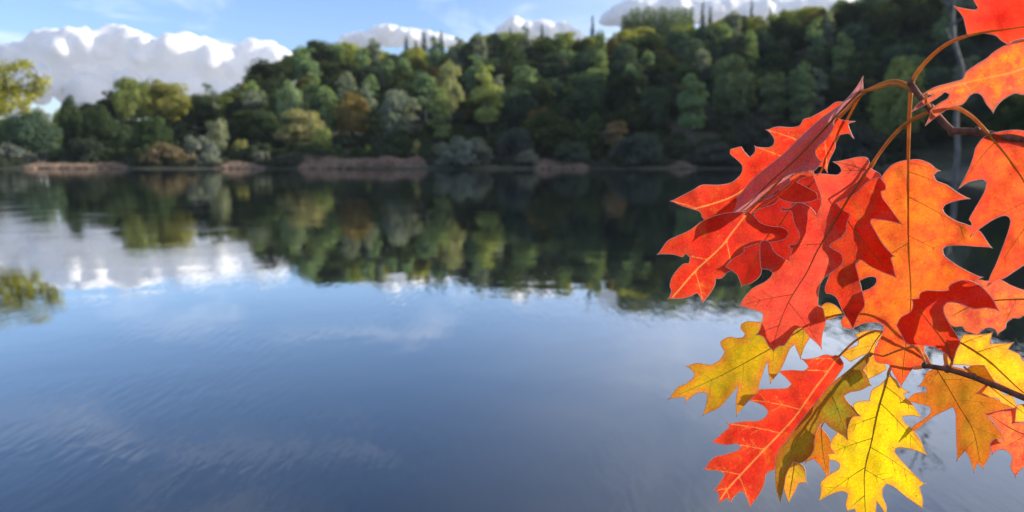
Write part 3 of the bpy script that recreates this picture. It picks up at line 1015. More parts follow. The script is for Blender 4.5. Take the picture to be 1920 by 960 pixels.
RED = ((0.74, 0.026, 0.014), (0.84, 0.05, 0.018), (0.86, 0.15, 0.02), (0.82, 0.07, 0.02))
RED_SHADE = ((0.62, 0.030, 0.012), (0.70, 0.06, 0.015), (0.62, 0.11, 0.018), (0.62, 0.04, 0.015))  # part of the overlap shade is put into this red
CRIM_SHADE = ((0.48, 0.014, 0.008), (0.52, 0.022, 0.009), (0.50, 0.035, 0.010), (0.46, 0.018, 0.009))  # darkened to stand in for shade from overlapping leaves
SALM = ((0.76, 0.05, 0.03), (0.82, 0.09, 0.045), (0.84, 0.26, 0.03), (0.82, 0.10, 0.04))
ORANGE = ((0.84, 0.12, 0.02), (0.88, 0.21, 0.018), (0.78, 0.065, 0.022), (0.78, 0.06, 0.025))
REDOR = ((0.80, 0.07, 0.025), (0.86, 0.15, 0.025), (0.78, 0.035, 0.025), (0.80, 0.06, 0.025))
YELLOW = ((0.93, 0.66, 0.008), (0.93, 0.55, 0.010), (0.92, 0.45, 0.02), (0.90, 0.34, 0.03))
GOLD = ((0.72, 0.40, 0.008), (0.86, 0.45, 0.010), (0.50, 0.34, 0.012), (0.84, 0.24, 0.03))
OLIVE = ((0.44, 0.33, 0.02), (0.56, 0.40, 0.025), (0.66, 0.28, 0.03), (0.55, 0.14, 0.02))
BROWN = ((0.50, 0.145, 0.012), (0.60, 0.21, 0.013), (0.44, 0.20, 0.016), (0.62, 0.12, 0.016))  # brown, further darkened to carry shade from the leaves behind
MAUVE = ((0.66, 0.20, 0.19), (0.74, 0.17, 0.13), (0.84, 0.24, 0.08), (0.60, 0.24, 0.24))
PEACH = ((0.88, 0.26, 0.04), (0.86, 0.15, 0.04), (0.78, 0.06, 0.05), (0.84, 0.13, 0.05))
PINKOR = ((0.82, 0.09, 0.05), (0.88, 0.20, 0.03), (0.92, 0.34, 0.02), (0.82, 0.12, 0.07))
YORA = ((0.93, 0.62, 0.015), (0.92, 0.42, 0.02), (0.90, 0.30, 0.03), (0.90, 0.33, 0.04))

oak_root_loc = Vector((1.5, -0.35, gz(1.5, -0.35) - 0.02))
oak = empty("red_oak_tree", oak_root_loc)
tag(oak, "young red oak whose twigs of scarlet, orange and yellow lobed leaves hang over the lake", "tree")


def inside_np(poly, Q):
    x = Q[:, 0]; y = Q[:, 1]
    ins = np.zeros(len(Q), bool)
    n = len(poly)
    for i in range(n):
        xi, yi = poly[i]; xj, yj = poly[i - 1]
        if yi == yj:
            continue
        c = (yi > y) != (yj > y)
        ins ^= c & (x < (xj - xi) * (y - yi) / (yj - yi) + xi)
    return ins


def seg_dist(px, py, A):
    """distance of points to a polyline A (n,2); also signed side"""
    best = np.full(px.shape, 1e9); par = np.zeros(px.shape); side = np.zeros(px.shape)
    for i in range(len(A) - 1):
        a = A[i]; e = A[i + 1] - a
        L = max(1e-9, e @ e)
        t = np.clip(((px - a[0]) * e[0] + (py - a[1]) * e[1]) / L, 0, 1)
        d = np.hypot(px - a[0] - e[0] * t, py - a[1] - e[1] * t)
        s = (px - a[0]) * e[1] - (py - a[1]) * e[0]
        m = d < best
        best = np.where(m, d, best); par = np.where(m, i + t, par); side = np.where(m, np.sign(s), side)
    return best, par, side


def refine_outline(pts):
    """smooth the round bays, keep the pointed lobes and draw them out to a bristle"""
    P = [np.array(p, float) for p in pts]
    n = len(P)
    area = sum(P[i][0] * P[(i + 1) % n][1] - P[(i + 1) % n][0] * P[i][1] for i in range(n))
    sg = 1 if area > 0 else -1
    turn = []
    for i in range(n):
        a = P[i] - P[i - 1]; b = P[(i + 1) % n] - P[i]
        turn.append(math.atan2(a[0] * b[1] - a[1] * b[0], a @ b) * sg)
    corner = [abs(t) > R(58) for t in turn]
    tips = [i for i in range(n) if turn[i] > R(78)]
    out = []
    for i in range(n):
        p0, p1, p2, p3 = P[i - 1], P[i], P[(i + 1) % n], P[(i + 2) % n]
        L = np.linalg.norm(p2 - p1)
        t1 = (p2 - p1) if corner[i] else (p2 - p0) * 0.5
        t2 = (p2 - p1) if corner[(i + 1) % n] else (p3 - p1) * 0.5
        for t in (t1, t2):
            l = np.linalg.norm(t)
            if l > 1.2 * L:
                t *= 1.2 * L / l
        k = max(1, int(round(L / 4.0)))
        for j in range(k):
            s = j / k
            q = (2 * s**3 - 3 * s**2 + 1) * p1 + (s**3 - 2 * s**2 + s) * t1 + (-2 * s**3 + 3 * s**2) * p2 + (s**3 - s**2) * t2
            if j == 0 and i in tips:
                o = (P[i] - P[i - 1]); o /= np.linalg.norm(o)
                o2 = (P[i] - p2); o2 /= np.linalg.norm(o2)
                d = o + o2; d /= max(1e-6, np.linalg.norm(d))
                w = np.array([-d[1], d[0]]) * 0.8 * sg
                out += [q - w, q + d * 4.5, q + w] if False else [q + w * -1, q + d * 4.5, q + w]
            else:
                out.append(q)
    # drop repeats
    res = [out[0]]
    for q in out[1:]:
        if np.linalg.norm(q - res[-1]) > 0.35:
            res.append(q)
    if np.linalg.norm(res[0] - res[-1]) < 0.35:
        res.pop()
    return np.array(res), [P[i] for i in tips]


VCOL = {"dark": ((0.40, 0.06, 0.02), 0.5), "orange": ((0.70, 0.20, 0.02), 0.7), "light": ((1.0, 0.42, 0.10), 0.85), "olive": ((0.72, 0.50, 0.02), 0.6)}
NLEAF = 0
MATC = {}


def leaf(outline, midrib, depth, pal, label=None, tilt=(0, 0), fold=0.05, wave=2.0, curl=0.0, vein="dark", petiole=None,
         trans=0.62, rim=None, blotch=0.62, gloss=0.42, sidevein=1.0, pr=1.15):
    """outline and midrib in picture pixels; depth in metres; tilt / fold in mm per pixel, wave in mm"""
    global NLEAF
    NLEAF += 1
    rng = np.random.default_rng(100 + NLEAF)
    ol, tips = refine_outline(outline)
    mid = np.array([q[:] for q in smooth_line([Vector((*p, 0)) for p in midrib], 8)])[:, :2]
    cx, cy = ol.mean(0)
    seed = NLEAF * 7.3

    def dep(x, y):
        x = np.asarray(x, float); y = np.asarray(y, float)
        d, par, side = seg_dist(x, y, mid)
        w = np.array([noise.noise((a / 55.0 + seed, b / 55.0, seed)) for a, b in zip(x.ravel(), y.ravel())]).reshape(x.shape)
        w2 = np.array([noise.noise((a / 22.0 + seed, b / 22.0, seed + 5)) for a, b in zip(x.ravel(), y.ravel())]).reshape(x.shape)
        mm = 0.9 * wave * w * np.clip(d / 40, 0.15, 1) + tilt[0] * (x - cx) + tilt[1] * (y - cy) + fold * d + 0.9 * w2 * np.clip(d / 20, 0, 1) + curl * (d / 50.0) ** 2
        # quilting between the side veins
        mm = mm + 0.9 * np.sin(par * 1.1 + side * 1.7 + seed) * np.clip(d / 25, 0, 1)
        return depth + mm / 1000.0

    def to3m(A, off=0.0):
        A = np.asarray(A, float)
        DD = dep(A[:, 0], A[:, 1]) + off
        return [at_depth(x, y, d) - origin for x, y, d in zip(A[:, 0], A[:, 1], DD)]
    origin = at_depth(mid[0][0], mid[0][1], float(dep(mid[:1, 0], mid[:1, 1])[0]))
    # vein net: midrib, a side vein to each lobe point, short forks
    lines = [(mid, 0.00085 * pr, 0.00022)]
    far = sorted(tips, key=lambda q: -seg_dist(np.array([q[0]]), np.array([q[1]]), mid)[0][0])
    pick = []
    for q in far:
        if all(np.linalg.norm(q - w_) > 30 for w_ in pick):
            pick.append(q)
    for tp in pick:
        d, par, side = seg_dist(np.array([tp[0]]), np.array([tp[1]]), mid)
        d = d[0]; kk = par[0]
        if d < 18:
            continue
        k0 = kk - 0.62 * d / 8.0
        if k0 < 0.5:
            k0 = max(0.3, kk * 0.4)
        i0 = int(min(len(mid) - 2, k0)); st = mid[i0] + (mid[i0 + 1] - mid[i0]) * (k0 - i0)
        c = (st + tp) / 2 + (mid[min(len(mid) - 1, i0 + 3)] - mid[i0]) * (-0.06) * d / 24
        n = max(4, int(d / 6))
        line = np.array([(1 - t)**2 * st + 2 * t * (1 - t) * c + t * t * tp for t in np.linspace(0, 0.96, n)])
        ok = inside_np(ol, line)
        good = n if ok.all() else int(np.argmin(ok))
        if good >= 4 and sidevein > 0:
            lines.append((line[:good], 0.00034 * sidevein, 0.00010))
            for fr in (0.4, 0.65):
                if good > 6:
                    q = int(good * fr)
                    dirv = line[q + 1] - line[q]
                    for sgn in (-1, 1):
                        an = sgn * R(42)
                        dv_ = np.array([dirv[0] * math.cos(an) - dirv[1] * math.sin(an), dirv[0] * math.sin(an) + dirv[1] * math.cos(an)])
                        dv_ /= np.linalg.norm(dv_)
                        ln = np.array([line[q] + dv_ * t for t in np.linspace(0, d * 0.24, 5)])
                        if inside_np(ol, ln).all():
                            lines.append((ln, 0.0002 * sidevein, 0.00008))

    # interior points
    x0, y0 = ol.min(0); x1, y1 = ol.max(0)
    gx, gy = [], []
    s = 6.0
    j = 0
    yy = y0
    while yy < y1:
        xx = x0 + (s / 2 if j % 2 else 0)
        while xx < x1:
            gx.append(xx + rng.uniform(-1, 1)); gy.append(yy + rng.uniform(-1, 1)); xx += s
        yy += s * 0.87; j += 1
    gx = np.array(gx); gy = np.array(gy)
    closed = np.vstack([ol, ol[:1]])
    extra = []
    for (ln, r0, r1) in lines:
        dl = np.concatenate([[0], np.cumsum(np.hypot(*np.diff(ln, axis=0).T))])
        m = max(2, int(dl[-1] / 4))
        tt = np.linspace(0, dl[-1], m)
        qx = np.interp(tt, dl, ln[:, 0]); qy = np.interp(tt, dl, ln[:, 1])
        tx_ = np.gradient(qx); ty_ = np.gradient(qy); L_ = np.maximum(1e-6, np.hypot(tx_, ty_))
        hw = 1.3 + 1.0 * (r0 > 0.0006)
        for o_ in (0.0, -hw, hw):
            extra.append(np.stack([qx - ty_ / L_ * o_, qy + tx_ / L_ * o_], 1))
    extra = np.concatenate(extra)
    gx = np.concatenate([gx, extra[:, 0]]); gy = np.concatenate([gy, extra[:, 1]])
    db, _, _ = seg_dist(gx, gy, closed)
    ins = inside_np(ol, np.stack([gx, gy], 1)) & (db > 1.2)
    keep = np.nonzero(ins)[0]
    pts = [Vector(p) for p in ol] + [Vector((gx[i], gy[i])) for i in keep]
    nb = len(ol)
    res = delaunay_2d_cdt(pts, [], [list(range(nb))], 1, 0.35)
    vc, fc = res[0], res[2]
    vx = np.array([v[0] for v in vc]); vy = np.array([v[1] for v in vc])
    D = dep(vx, vy)
    W = [at_depth(x, y, d) - origin for x, y, d in zip(vx, vy, D)]
    edge, _, _ = seg_dist(vx, vy, closed)
    vn = np.zeros(len(vx))
    for (ln, r0, r1) in lines:
        dd_, _, _ = seg_dist(vx, vy, np.asarray(ln))
        vn = np.maximum(vn, np.clip(1 - dd_ / (1.3 + 1.0 * (r0 > 0.0006)), 0, 1) * (1 if r0 > 0.0006 else 0.8 if r0 > 0.00021 * sidevein else 0.35))
    # margin: a fine raised cord round the blade
    rimpts = to3m(ol)
    rimpts.append(rimpts[0])
    rv, rf = tube(rimpts, [0.00028] * len(rimpts), 4, False)
    b = len(W)
    faces = [tuple(f) for f in fc] + [tuple(b + i for i in f) for f in rf]
    key = tuple(pal) + (trans, blotch, gloss, vein)
    if key not in MATC:
        MATC[key] = leaf_mat("oak_leaf", *pal, blotch=blotch, trans=trans, gloss=gloss, cvein=VCOL[vein][0], vamt=VCOL[vein][1])
    me = mesh_np("leaf", list(W) + list(rv), faces, [MATC[key], rim or M_RIM], True)
    nf = len(fc)
    me.polygons.foreach_set("material_index", [0] * nf + [1] * (len(faces) - nf))
    uvl = me.uv_layers.new(name="UVMap")
    U = np.concatenate([np.stack([vx / 100 + NLEAF * 3.1, vy / 100], 1), np.zeros((len(rv), 2))])
    li = np.zeros(len(me.loops), dtype=np.int32)
    me.loops.foreach_get("vertex_index", li)
    uvl.data.foreach_set("uv", U[li].ravel())
    a = me.attributes.new("edge", 'FLOAT', 'POINT')
    a.data.foreach_set("value", np.concatenate([np.clip(edge / 40, 0, 1), np.zeros(len(rv))]))
    a = me.attributes.new("vein", 'FLOAT', 'POINT')
    a.data.foreach_set("value", np.concatenate([vn, np.zeros(len(rv))]))
    me.update()
    ob = link(bpy.data.objects.new("leaf", me), oak)
    ob.location = origin - oak_root_loc
    if label:
        ob["label"] = label
    # veins: midrib and side veins as raised tapered cords on the blade
    VV, FF = [], []

    for (ln, r0, r1) in lines:
        f_ = 0.22 if vein == "light" else 0.8
        P3 = to3m(ln, -0.00008)
        v, f = tube(P3, list(np.linspace(r0 * f_, r1 * f_, len(P3))), 6)
        bb = len(VV)
        VV.extend(v); FF.extend([tuple(bb + i for i in q) for q in f])
    vo_ = link(bpy.data.objects.new("veins", mesh_np("veins", VV, FF, [M_VEIN[vein]], True)), ob)
    if petiole:
        P3 = [Vector(at_depth(*p)) - origin for p in petiole]
        P3.append(Vector((0, 0, 0)))
        P3 = smooth_line(P3, 0.003)
        v, f = tube(P3, list(np.linspace(0.0012 * pr, 0.00088 * pr, len(P3))), 8)
        link(bpy.data.objects.new("petiole", mesh_np("petiole", v, f, [M_STALK], True)), ob)
    return ob


# --- woody parts
def wood_part(name, pts, r0, r1, mat, sides=8, step=0.01, buds=(), extra=None):
    line = smooth_line(pts, step)
    rad = np.linspace(r0, r1, len(line))
    rad = rad * (1 + 0.10 * np.sin(np.arange(len(line)) * 0.9) * (np.arange(len(line)) % 7 == 0))
    V, F = tube([p - oak_root_loc for p in line], list(rad), sides)
    V = list(V); F = list(F)
    iv, iff = ico()
    for (p, r) in buds:
        b = len(V)
        c = p - oak_root_loc
        r *= 0.8
        V += [c + Vector((q[0] * r, q[1] * r, q[2] * r * 1.25)) for q in iv]
        F += [tuple(b + i for i in f) for f in iff]
    return link(bpy.data.objects.new(name, mesh_np(name, V, F, [mat], True)), oak)


bz = oak_root_loc.z
trunk_pts = [Vector((1.50, -0.35, bz - 0.1)), Vector((1.48, -0.34, 0.9)), Vector((1.53, -0.37, 1.7)), Vector((1.49, -0.33, 2.6)), Vector((1.55, -0.37, 3.6)), Vector((1.58, -0.35, 4.6))]
wood_part("trunk", trunk_pts, 0.055, 0.02, M_OAKBARK, 12, 0.08)
A_ = at_depth
wood_part("branch", [Vector((1.51, -0.35, 1.95)), Vector((1.2, -0.05, 2.0)), Vector((0.8, 0.28, 2.04)), A_(1935, 264, 0.566) + Vector((0.13, -0.06, 0.0)), A_(1935, 264, 0.566) + Vector((0.04, -0.015, -0.002)), A_(1920, 262, 0.566), A_(1875, 256, 0.566), A_(1850, 250, 0.566),
                     A_(1815, 246, 0.566), A_(1786, 246, 0.565), A_(1772, 233, 0.565), A_(1758, 217, 0.565), A_(1738, 198, 0.564), A_(1720, 175, 0.564), A_(1707, 156, 0.564)],
          0.012, 0.0019, M_TWIG, 10, 0.008, buds=[(A_(1785, 247, 0.565), 0.0030), (A_(1708, 155, 0.563), 0.0027), (A_(1832, 245, 0.565), 0.0026), (A_(1745, 203, 0.564), 0.003)])
wood_part("branch", [Vector((1.52, -0.36, 1.70)), Vector((1.2, -0.05, 1.72)), Vector((0.8, 0.28, 1.80)), A_(1935, 752, 0.560) + Vector((0.13, -0.06, -0.035)), A_(1935, 752, 0.560) + Vector((0.04, -0.015, -0.012)), A_(1920, 746, 0.560), A_(1875, 727, 0.559), A_(1825, 707, 0.558), A_(1775, 692, 0.557), A_(1732, 685, 0.557)],
          0.010, 0.0017, M_TWIG, 10, 0.008, buds=[(A_(1776, 692, 0.557), 0.0028), (A_(1734, 685, 0.557), 0.0026), (A_(1826, 706, 0.558), 0.0024)])

# --- leaves of the upper twig
leaf([(1706, 300), (1722, 299), (1740, 305), (1752, 314), (1759, 320), (1750, 328), (1756, 339), (1775, 347), (1795, 361), (1815, 372), (1790, 377), (1772, 384),
      (1767, 391), (1772, 401), (1792, 414), (1820, 424), (1834, 432), (1840, 437), (1850, 452), (1857, 463), (1830, 462), (1805, 460), (1775, 461), (1767, 467), (1771, 480), (1792, 496),
      (1817, 510), (1839, 520), (1815, 535), (1790, 546), (1770, 560), (1750, 578), (1737, 600), (1730, 628), (1733, 652), (1729, 681), (1712, 690), (1690, 723), (1676, 702), (1667, 684), (1650, 681),
      (1641, 675), (1640, 657), (1650, 636), (1657, 620), (1655, 609), (1645, 605), (1620, 606), (1595, 616), (1580, 613), (1577, 603), (1585, 590), (1600, 565), (1616, 548), (1630, 542), (1641, 534),
      (1644, 525), (1640, 519), (1628, 519), (1612, 526), (1598, 532), (1592, 520), (1600, 500), (1616, 482), (1618, 455), (1610, 430), (1622, 412), (1634, 398), (1645, 370), (1650, 345), (1655, 330),
      (1670, 312), (1685, 304), (1702, 300)],
     [(1703, 298), (1703, 380), (1704, 470), (1708, 560), (1700, 630), (1692, 700)], 0.5703, ORANGE, "broad bright orange leaf hanging straight down from its stalk", tilt=(0.01, 0.0), fold=0.03, wave=2.5,
     vein="orange", petiole=[(1708, 172, 0.5660), (1706, 200, 0.5672), (1704, 250, 0.5691)], blotch=0.58)
leaf([(1631, 314), (1636, 318), (1650, 326), (1653, 333), (1640, 334), (1622, 345), (1605, 362), (1585, 372), (1567, 380), (1576, 390), (1582, 395), (1591, 399), (1593, 406), (1589, 415), (1587, 422),
      (1587, 430), (1577, 445), (1560, 455), (1554, 462), (1565, 469), (1576, 475), (1580, 487), (1577, 497), (1560, 510), (1542, 525), (1536, 542), (1534, 560), (1534, 572), (1542, 577), (1546, 592),
      (1548, 607), (1542, 627), (1540, 652), (1530, 642), (1517, 630), (1507, 617), (1500, 614), (1490, 620), (1482, 632), (1470, 648), (1462, 648), (1450, 657), (1442, 650), (1432, 632), (1420, 627),
      (1426, 615), (1431, 592), (1427, 585), (1410, 580), (1389, 573), (1393, 562), (1410, 542), (1432, 530), (1445, 520), (1449, 512), (1442, 506), (1427, 504), (1425, 482), (1426, 455), (1434, 450), (1443, 455),
      (1452, 472), (1465, 482), (1480, 491), (1482, 480), (1486, 467), (1480, 463), (1483, 458), (1491, 458), (1499, 447), (1499, 437), (1492, 425), (1487, 410), (1485, 396), (1475, 395), (1466, 394), (1467, 390), (1478, 391), (1486, 387), (1492, 381), (1502, 380),
      (1517, 387), (1527, 397), (1531, 405), (1535, 397), (1540, 382), (1539, 365), (1530, 342), (1525, 327), (1540, 326), (1570, 328), (1578, 321), (1575, 312), (1565, 304), (1585, 300), (1607, 295), (1622, 295), (1629, 300)],
     [(1632, 312), (1605, 350), (1580, 390), (1550, 440), (1530, 475), (1512, 512), (1482, 560), (1464, 600), (1450, 645)], 0.5530, SALM, "salmon-red leaf drooping from an arched stalk in front of the orange leaf",
     tilt=(-0.02, 0.0), fold=0.035, wave=2.5, vein="dark", petiole=[(1748, 208, 0.5641), (1727, 216, 0.5623), (1700, 231, 0.5604), (1675, 254, 0.5586), (1650, 286, 0.5561)], blotch=0.68)
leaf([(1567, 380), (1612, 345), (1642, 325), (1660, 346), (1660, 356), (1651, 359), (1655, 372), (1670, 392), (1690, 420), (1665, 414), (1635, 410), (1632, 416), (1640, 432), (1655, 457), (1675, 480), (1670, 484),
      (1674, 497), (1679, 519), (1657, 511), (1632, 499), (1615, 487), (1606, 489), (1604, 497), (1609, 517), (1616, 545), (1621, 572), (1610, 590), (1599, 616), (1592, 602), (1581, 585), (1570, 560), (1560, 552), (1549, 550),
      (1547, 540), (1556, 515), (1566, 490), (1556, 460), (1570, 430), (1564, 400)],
     [(1560, 372), (1580, 397), (1600, 430), (1630, 467), (1650, 490), (1672, 512)], 0.5610, RED_SHADE, "shaded red leaf, partly darkened by painted shade, between the salmon leaf and the orange leaf", fold=0.02, wave=1.5, vein="dark", sidevein=0.5, blotch=0.6,
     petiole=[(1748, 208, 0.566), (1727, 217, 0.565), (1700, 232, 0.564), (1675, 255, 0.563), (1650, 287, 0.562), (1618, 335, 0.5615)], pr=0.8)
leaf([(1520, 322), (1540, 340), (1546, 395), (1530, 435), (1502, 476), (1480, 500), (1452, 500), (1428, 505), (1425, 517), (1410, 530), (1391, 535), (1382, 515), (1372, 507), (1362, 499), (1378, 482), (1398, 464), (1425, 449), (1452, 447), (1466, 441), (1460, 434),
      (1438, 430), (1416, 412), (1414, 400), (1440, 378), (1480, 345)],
     [(1535, 330), (1490, 380), (1450, 440), (1415, 490), (1394, 530)], 0.5728, CRIM_SHADE, "scarlet leaf, shade painted into its colour, filling the gap between the two left red leaves", fold=0.03, wave=2.0, vein="dark", sidevein=0.6,
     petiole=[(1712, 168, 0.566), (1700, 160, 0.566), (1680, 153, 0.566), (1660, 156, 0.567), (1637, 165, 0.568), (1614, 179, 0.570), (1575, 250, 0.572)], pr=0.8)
leaf([(1612, 172), (1600, 178), (1585, 190), (1567, 192), (1550, 204), (1520, 220), (1507, 224), (1500, 235), (1485, 239), (1457, 238), (1439, 244), (1447, 252), (1452, 262), (1450, 272), (1440, 277), (1417, 276), (1415, 286),
      (1406, 295), (1400, 289), (1396, 285), (1390, 275), (1370, 280), (1369, 288), (1385, 302), (1392, 312), (1389, 327), (1372, 342), (1347, 347), (1317, 347), (1300, 356), (1260, 377), (1277, 385), (1312, 397), (1319, 410), (1340, 415),
      (1380, 395), (1430, 362), (1470, 335), (1505, 318), (1540, 312), (1550, 320), (1555, 300), (1566, 277), (1565, 262), (1570, 255), (1590, 250), (1599, 257), (1592, 240), (1590, 232), (1599, 228), (1575, 224), (1567, 220), (1585, 204), (1597, 192)],
     [(1610, 178), (1560, 230), (1500, 280), (1430, 330), (1370, 370), (1290, 395)], 0.5672, RED, "scarlet leaf with insect-bitten lobe, uppermost on the left of the cluster", tilt=(0.02, 0.02), fold=0.05, wave=3.0, vein="light", sidevein=0.8,
     petiole=[(1712, 168, 0.5648), (1700, 159, 0.5641), (1680, 152, 0.5641), (1660, 155, 0.5648), (1637, 164, 0.5654)], blotch=0.6)
leaf([(1617, 147), (1617, 172), (1597, 188), (1586, 203), (1566, 222), (1562, 240), (1548, 262), (1530, 278), (1530, 292), (1540, 303), (1526, 320), (1492, 325), (1482, 331), (1480, 344), (1468, 352), (1450, 367), (1430, 377), (1410, 388), (1380, 412),
      (1355, 428), (1337, 433), (1312, 446), (1318, 426), (1345, 400), (1380, 372), (1410, 338), (1440, 312), (1470, 288), (1500, 258), (1540, 222), (1575, 197), (1600, 172)],
     [(1612, 172), (1570, 215), (1500, 290), (1440, 345), (1390, 395), (1318, 442)], 0.5561, MAUVE, "mauve underside of a leaf folded lengthwise along its midrib", tilt=(-0.05, 0.06), fold=0.12, wave=2.0, vein="dark", sidevein=0.7, trans=0.42,
     petiole=[(1716, 172, 0.5641), (1696, 162, 0.5623), (1670, 157, 0.5604), (1640, 166, 0.5579)], gloss=0.35)
leaf([(1480, 335), (1500, 322), (1525, 318), (1526, 327), (1503, 335), (1493, 341), (1510, 350), (1530, 361), (1533, 372), (1520, 378), (1490, 380), (1470, 376), (1460, 371), (1453, 382), (1430, 390), (1405, 402), (1398, 395), (1440, 360)],
     [(1500, 325), (1480, 350), (1450, 375), (1410, 398)], 0.5635, REDOR, "small red-orange leaf tip showing under the mauve folded leaf", fold=0.04, vein="light", sidevein=0.5, blotch=0.56, petiole=[(1712, 168, 0.566), (1700, 160, 0.566), (1680, 153, 0.566), (1660, 156, 0.567), (1637, 165, 0.568), (1614, 179, 0.570), (1560, 235, 0.568)], pr=0.7)
leaf([(1405, 399), (1425, 417), (1445, 424), (1465, 426), (1476, 432), (1479, 440), (1470, 449), (1447, 454), (1427, 455), (1395, 465), (1395, 474), (1372, 487), (1360, 500), (1372, 507), (1362, 512), (1352, 522), (1342, 522), (1340, 535),
      (1330, 552), (1318, 566), (1312, 555), (1307, 549), (1292, 556), (1272, 560), (1255, 559), (1259, 545), (1256, 535), (1262, 517), (1280, 496), (1292, 494), (1294, 482), (1285, 475), (1280, 482), (1262, 477), (1235, 476), (1252, 452), (1272, 442),
      (1295, 431), (1322, 412), (1360, 400)],
     [(1398, 403), (1372, 437), (1350, 465), (1305, 507), (1272, 545), (1262, 556)], 0.5598, RED, "bright red leaf with nibbled tip, lowest on the left of the cluster", tilt=(0.02, 0.0), fold=0.04, wave=2.5, vein="light", sidevein=0.8,
     petiole=[(1712, 168, 0.566), (1700, 160, 0.566), (1680, 153, 0.566), (1660, 156, 0.567), (1637, 165, 0.568), (1614, 179, 0.570), (1560, 235, 0.566), (1470, 330, 0.562)], blotch=0.63, pr=0.8)
leaf([(1847, 256), (1830, 277), (1826, 292), (1817, 317), (1800, 351), (1817, 341), (1842, 336), (1851, 342), (1846, 360), (1835, 380), (1822, 402), (1817, 412), (1822, 418), (1821, 441), (1835, 430), (1862, 412), (1882, 404), (1892, 407), (1895, 417),
      (1887, 445), (1870, 490), (1857, 518), (1852, 535), (1870, 526), (1885, 520), (1915, 500), (1945, 482), (1962, 455), (1945, 432), (1990, 402), (2012, 350), (1988, 325), (1972, 285), (1930, 250), (1905, 244), (1875, 247)],
     [(1857, 256), (1880, 283), (1900, 310), (1925, 350), (1950, 420), (1948, 470)], 0.5598, REDOR, "orange-red leaf hanging below the upper twig with two deep bays", tilt=(0.0, -0.01), fold=0.03, wave=2.5, vein="orange", blotch=0.6,
     petiole=[(1762, 205, 0.5648), (1792, 202, 0.5635), (1820, 217, 0.5623), (1845, 241, 0.5610)])
leaf([(1826, 0), (1834, 14), (1828, 19), (1791, 13), (1805, 30), (1810, 47), (1814, 65), (1840, 62), (1867, 66), (1877, 75), (1891, 83), (1900, 77), (1920, 72), (1960, 66), (1995, 50), (2000, 20), (1975, -45), (1920, -80), (1860, -50), (1815, -20)],
     [(1814, 67), (1850, 60), (1920, 50), (1985, 36)], 0.5710, RED, "plain bright red leaf at the end of the high arching stalk", fold=-0.03, wave=2.0, vein="orange", petiole=[(1711, 160, 0.5648), (1712, 150, 0.5648), (1725, 129, 0.5660), (1750, 102, 0.5679), (1780, 80, 0.5697)], blotch=0.75)
leaf([(1730, 177), (1755, 163), (1804, 149), (1812, 135), (1830, 122), (1850, 110), (1865, 97), (1887, 85), (1920, 74), (1980, 62), (2005, 110), (1965, 165), (1920, 177), (1902, 175), (1880, 187), (1870, 197), (1862, 209), (1850, 195), (1842, 180), (1832, 174),
      (1820, 178), (1805, 195), (1785, 200), (1765, 212), (1737, 233), (1744, 215), (1745, 207), (1760, 195), (1778, 184), (1780, 176), (1772, 172), (1755, 185), (1730, 199), (1711, 208), (1725, 192), (1752, 178)],
     [(1738, 175), (1780, 163), (1850, 146), (1900, 135), (1970, 110)], 0.5548, PINKOR, "crumpled orange-pink leaf folded across the upper twig", tilt=(-0.02, 0.05), fold=-0.06, wave=4.0, vein="light", sidevein=0.8, blotch=0.56, trans=0.52,
     petiole=[(1752, 210, 0.5641), (1742, 198, 0.5604), (1735, 184, 0.5567)], pr=0.8)
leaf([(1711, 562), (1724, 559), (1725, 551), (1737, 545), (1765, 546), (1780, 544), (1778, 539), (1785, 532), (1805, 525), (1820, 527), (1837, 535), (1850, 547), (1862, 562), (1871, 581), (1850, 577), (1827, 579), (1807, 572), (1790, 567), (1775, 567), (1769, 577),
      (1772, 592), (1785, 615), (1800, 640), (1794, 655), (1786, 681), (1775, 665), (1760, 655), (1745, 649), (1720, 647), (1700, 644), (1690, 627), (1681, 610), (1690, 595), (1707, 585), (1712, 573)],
     [(1785, 677), (1775, 648), (1750, 615), (1730, 590), (1714, 568)], 0.5573, RED_SHADE, "red leaf partly darkened by painted shade lying over the tip of the orange leaf", fold=0.03, wave=1.5, vein="dark", sidevein=0.6, blotch=0.58,
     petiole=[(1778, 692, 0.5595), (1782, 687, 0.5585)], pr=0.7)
leaf([(1836, 525), (1850, 527), (1875, 525), (1895, 535), (1920, 544), (1955, 552), (1970, 575), (1945, 588), (1920, 591), (1910, 597), (1900, 596), (1887, 605), (1885, 615), (1871, 625), (1865, 617), (1852, 614), (1840, 620), (1834, 628), (1822, 624), (1810, 620), (1805, 612),
      (1787, 612), (1775, 597), (1768, 580), (1772, 569), (1785, 552), (1810, 535)],
     [(1962, 560), (1920, 561), (1870, 563), (1830, 570), (1785, 592)], 0.5772, PEACH, "peach and pink leaf pitted with tiny holes", fold=0.03, wave=2.0, vein="orange", blotch=0.52, petiole=[(2040, 420, 0.5672), (2010, 500, 0.5716), (1985, 552, 0.5759)], sidevein=0.7)
leaf([(1538, 603), (1560, 597), (1580, 588), (1568, 574), (1553, 568), (1543, 572), (1532, 586)], [(1580, 588), (1560, 592), (1540, 596)], 0.5660, GOLD, "small golden leaf tip under the salmon leaf's lower right edge", vein="olive", sidevein=0, rim=M_RIMY,
     petiole=[(1612, 582, 0.5740), (1595, 583, 0.5700)], pr=0.7)
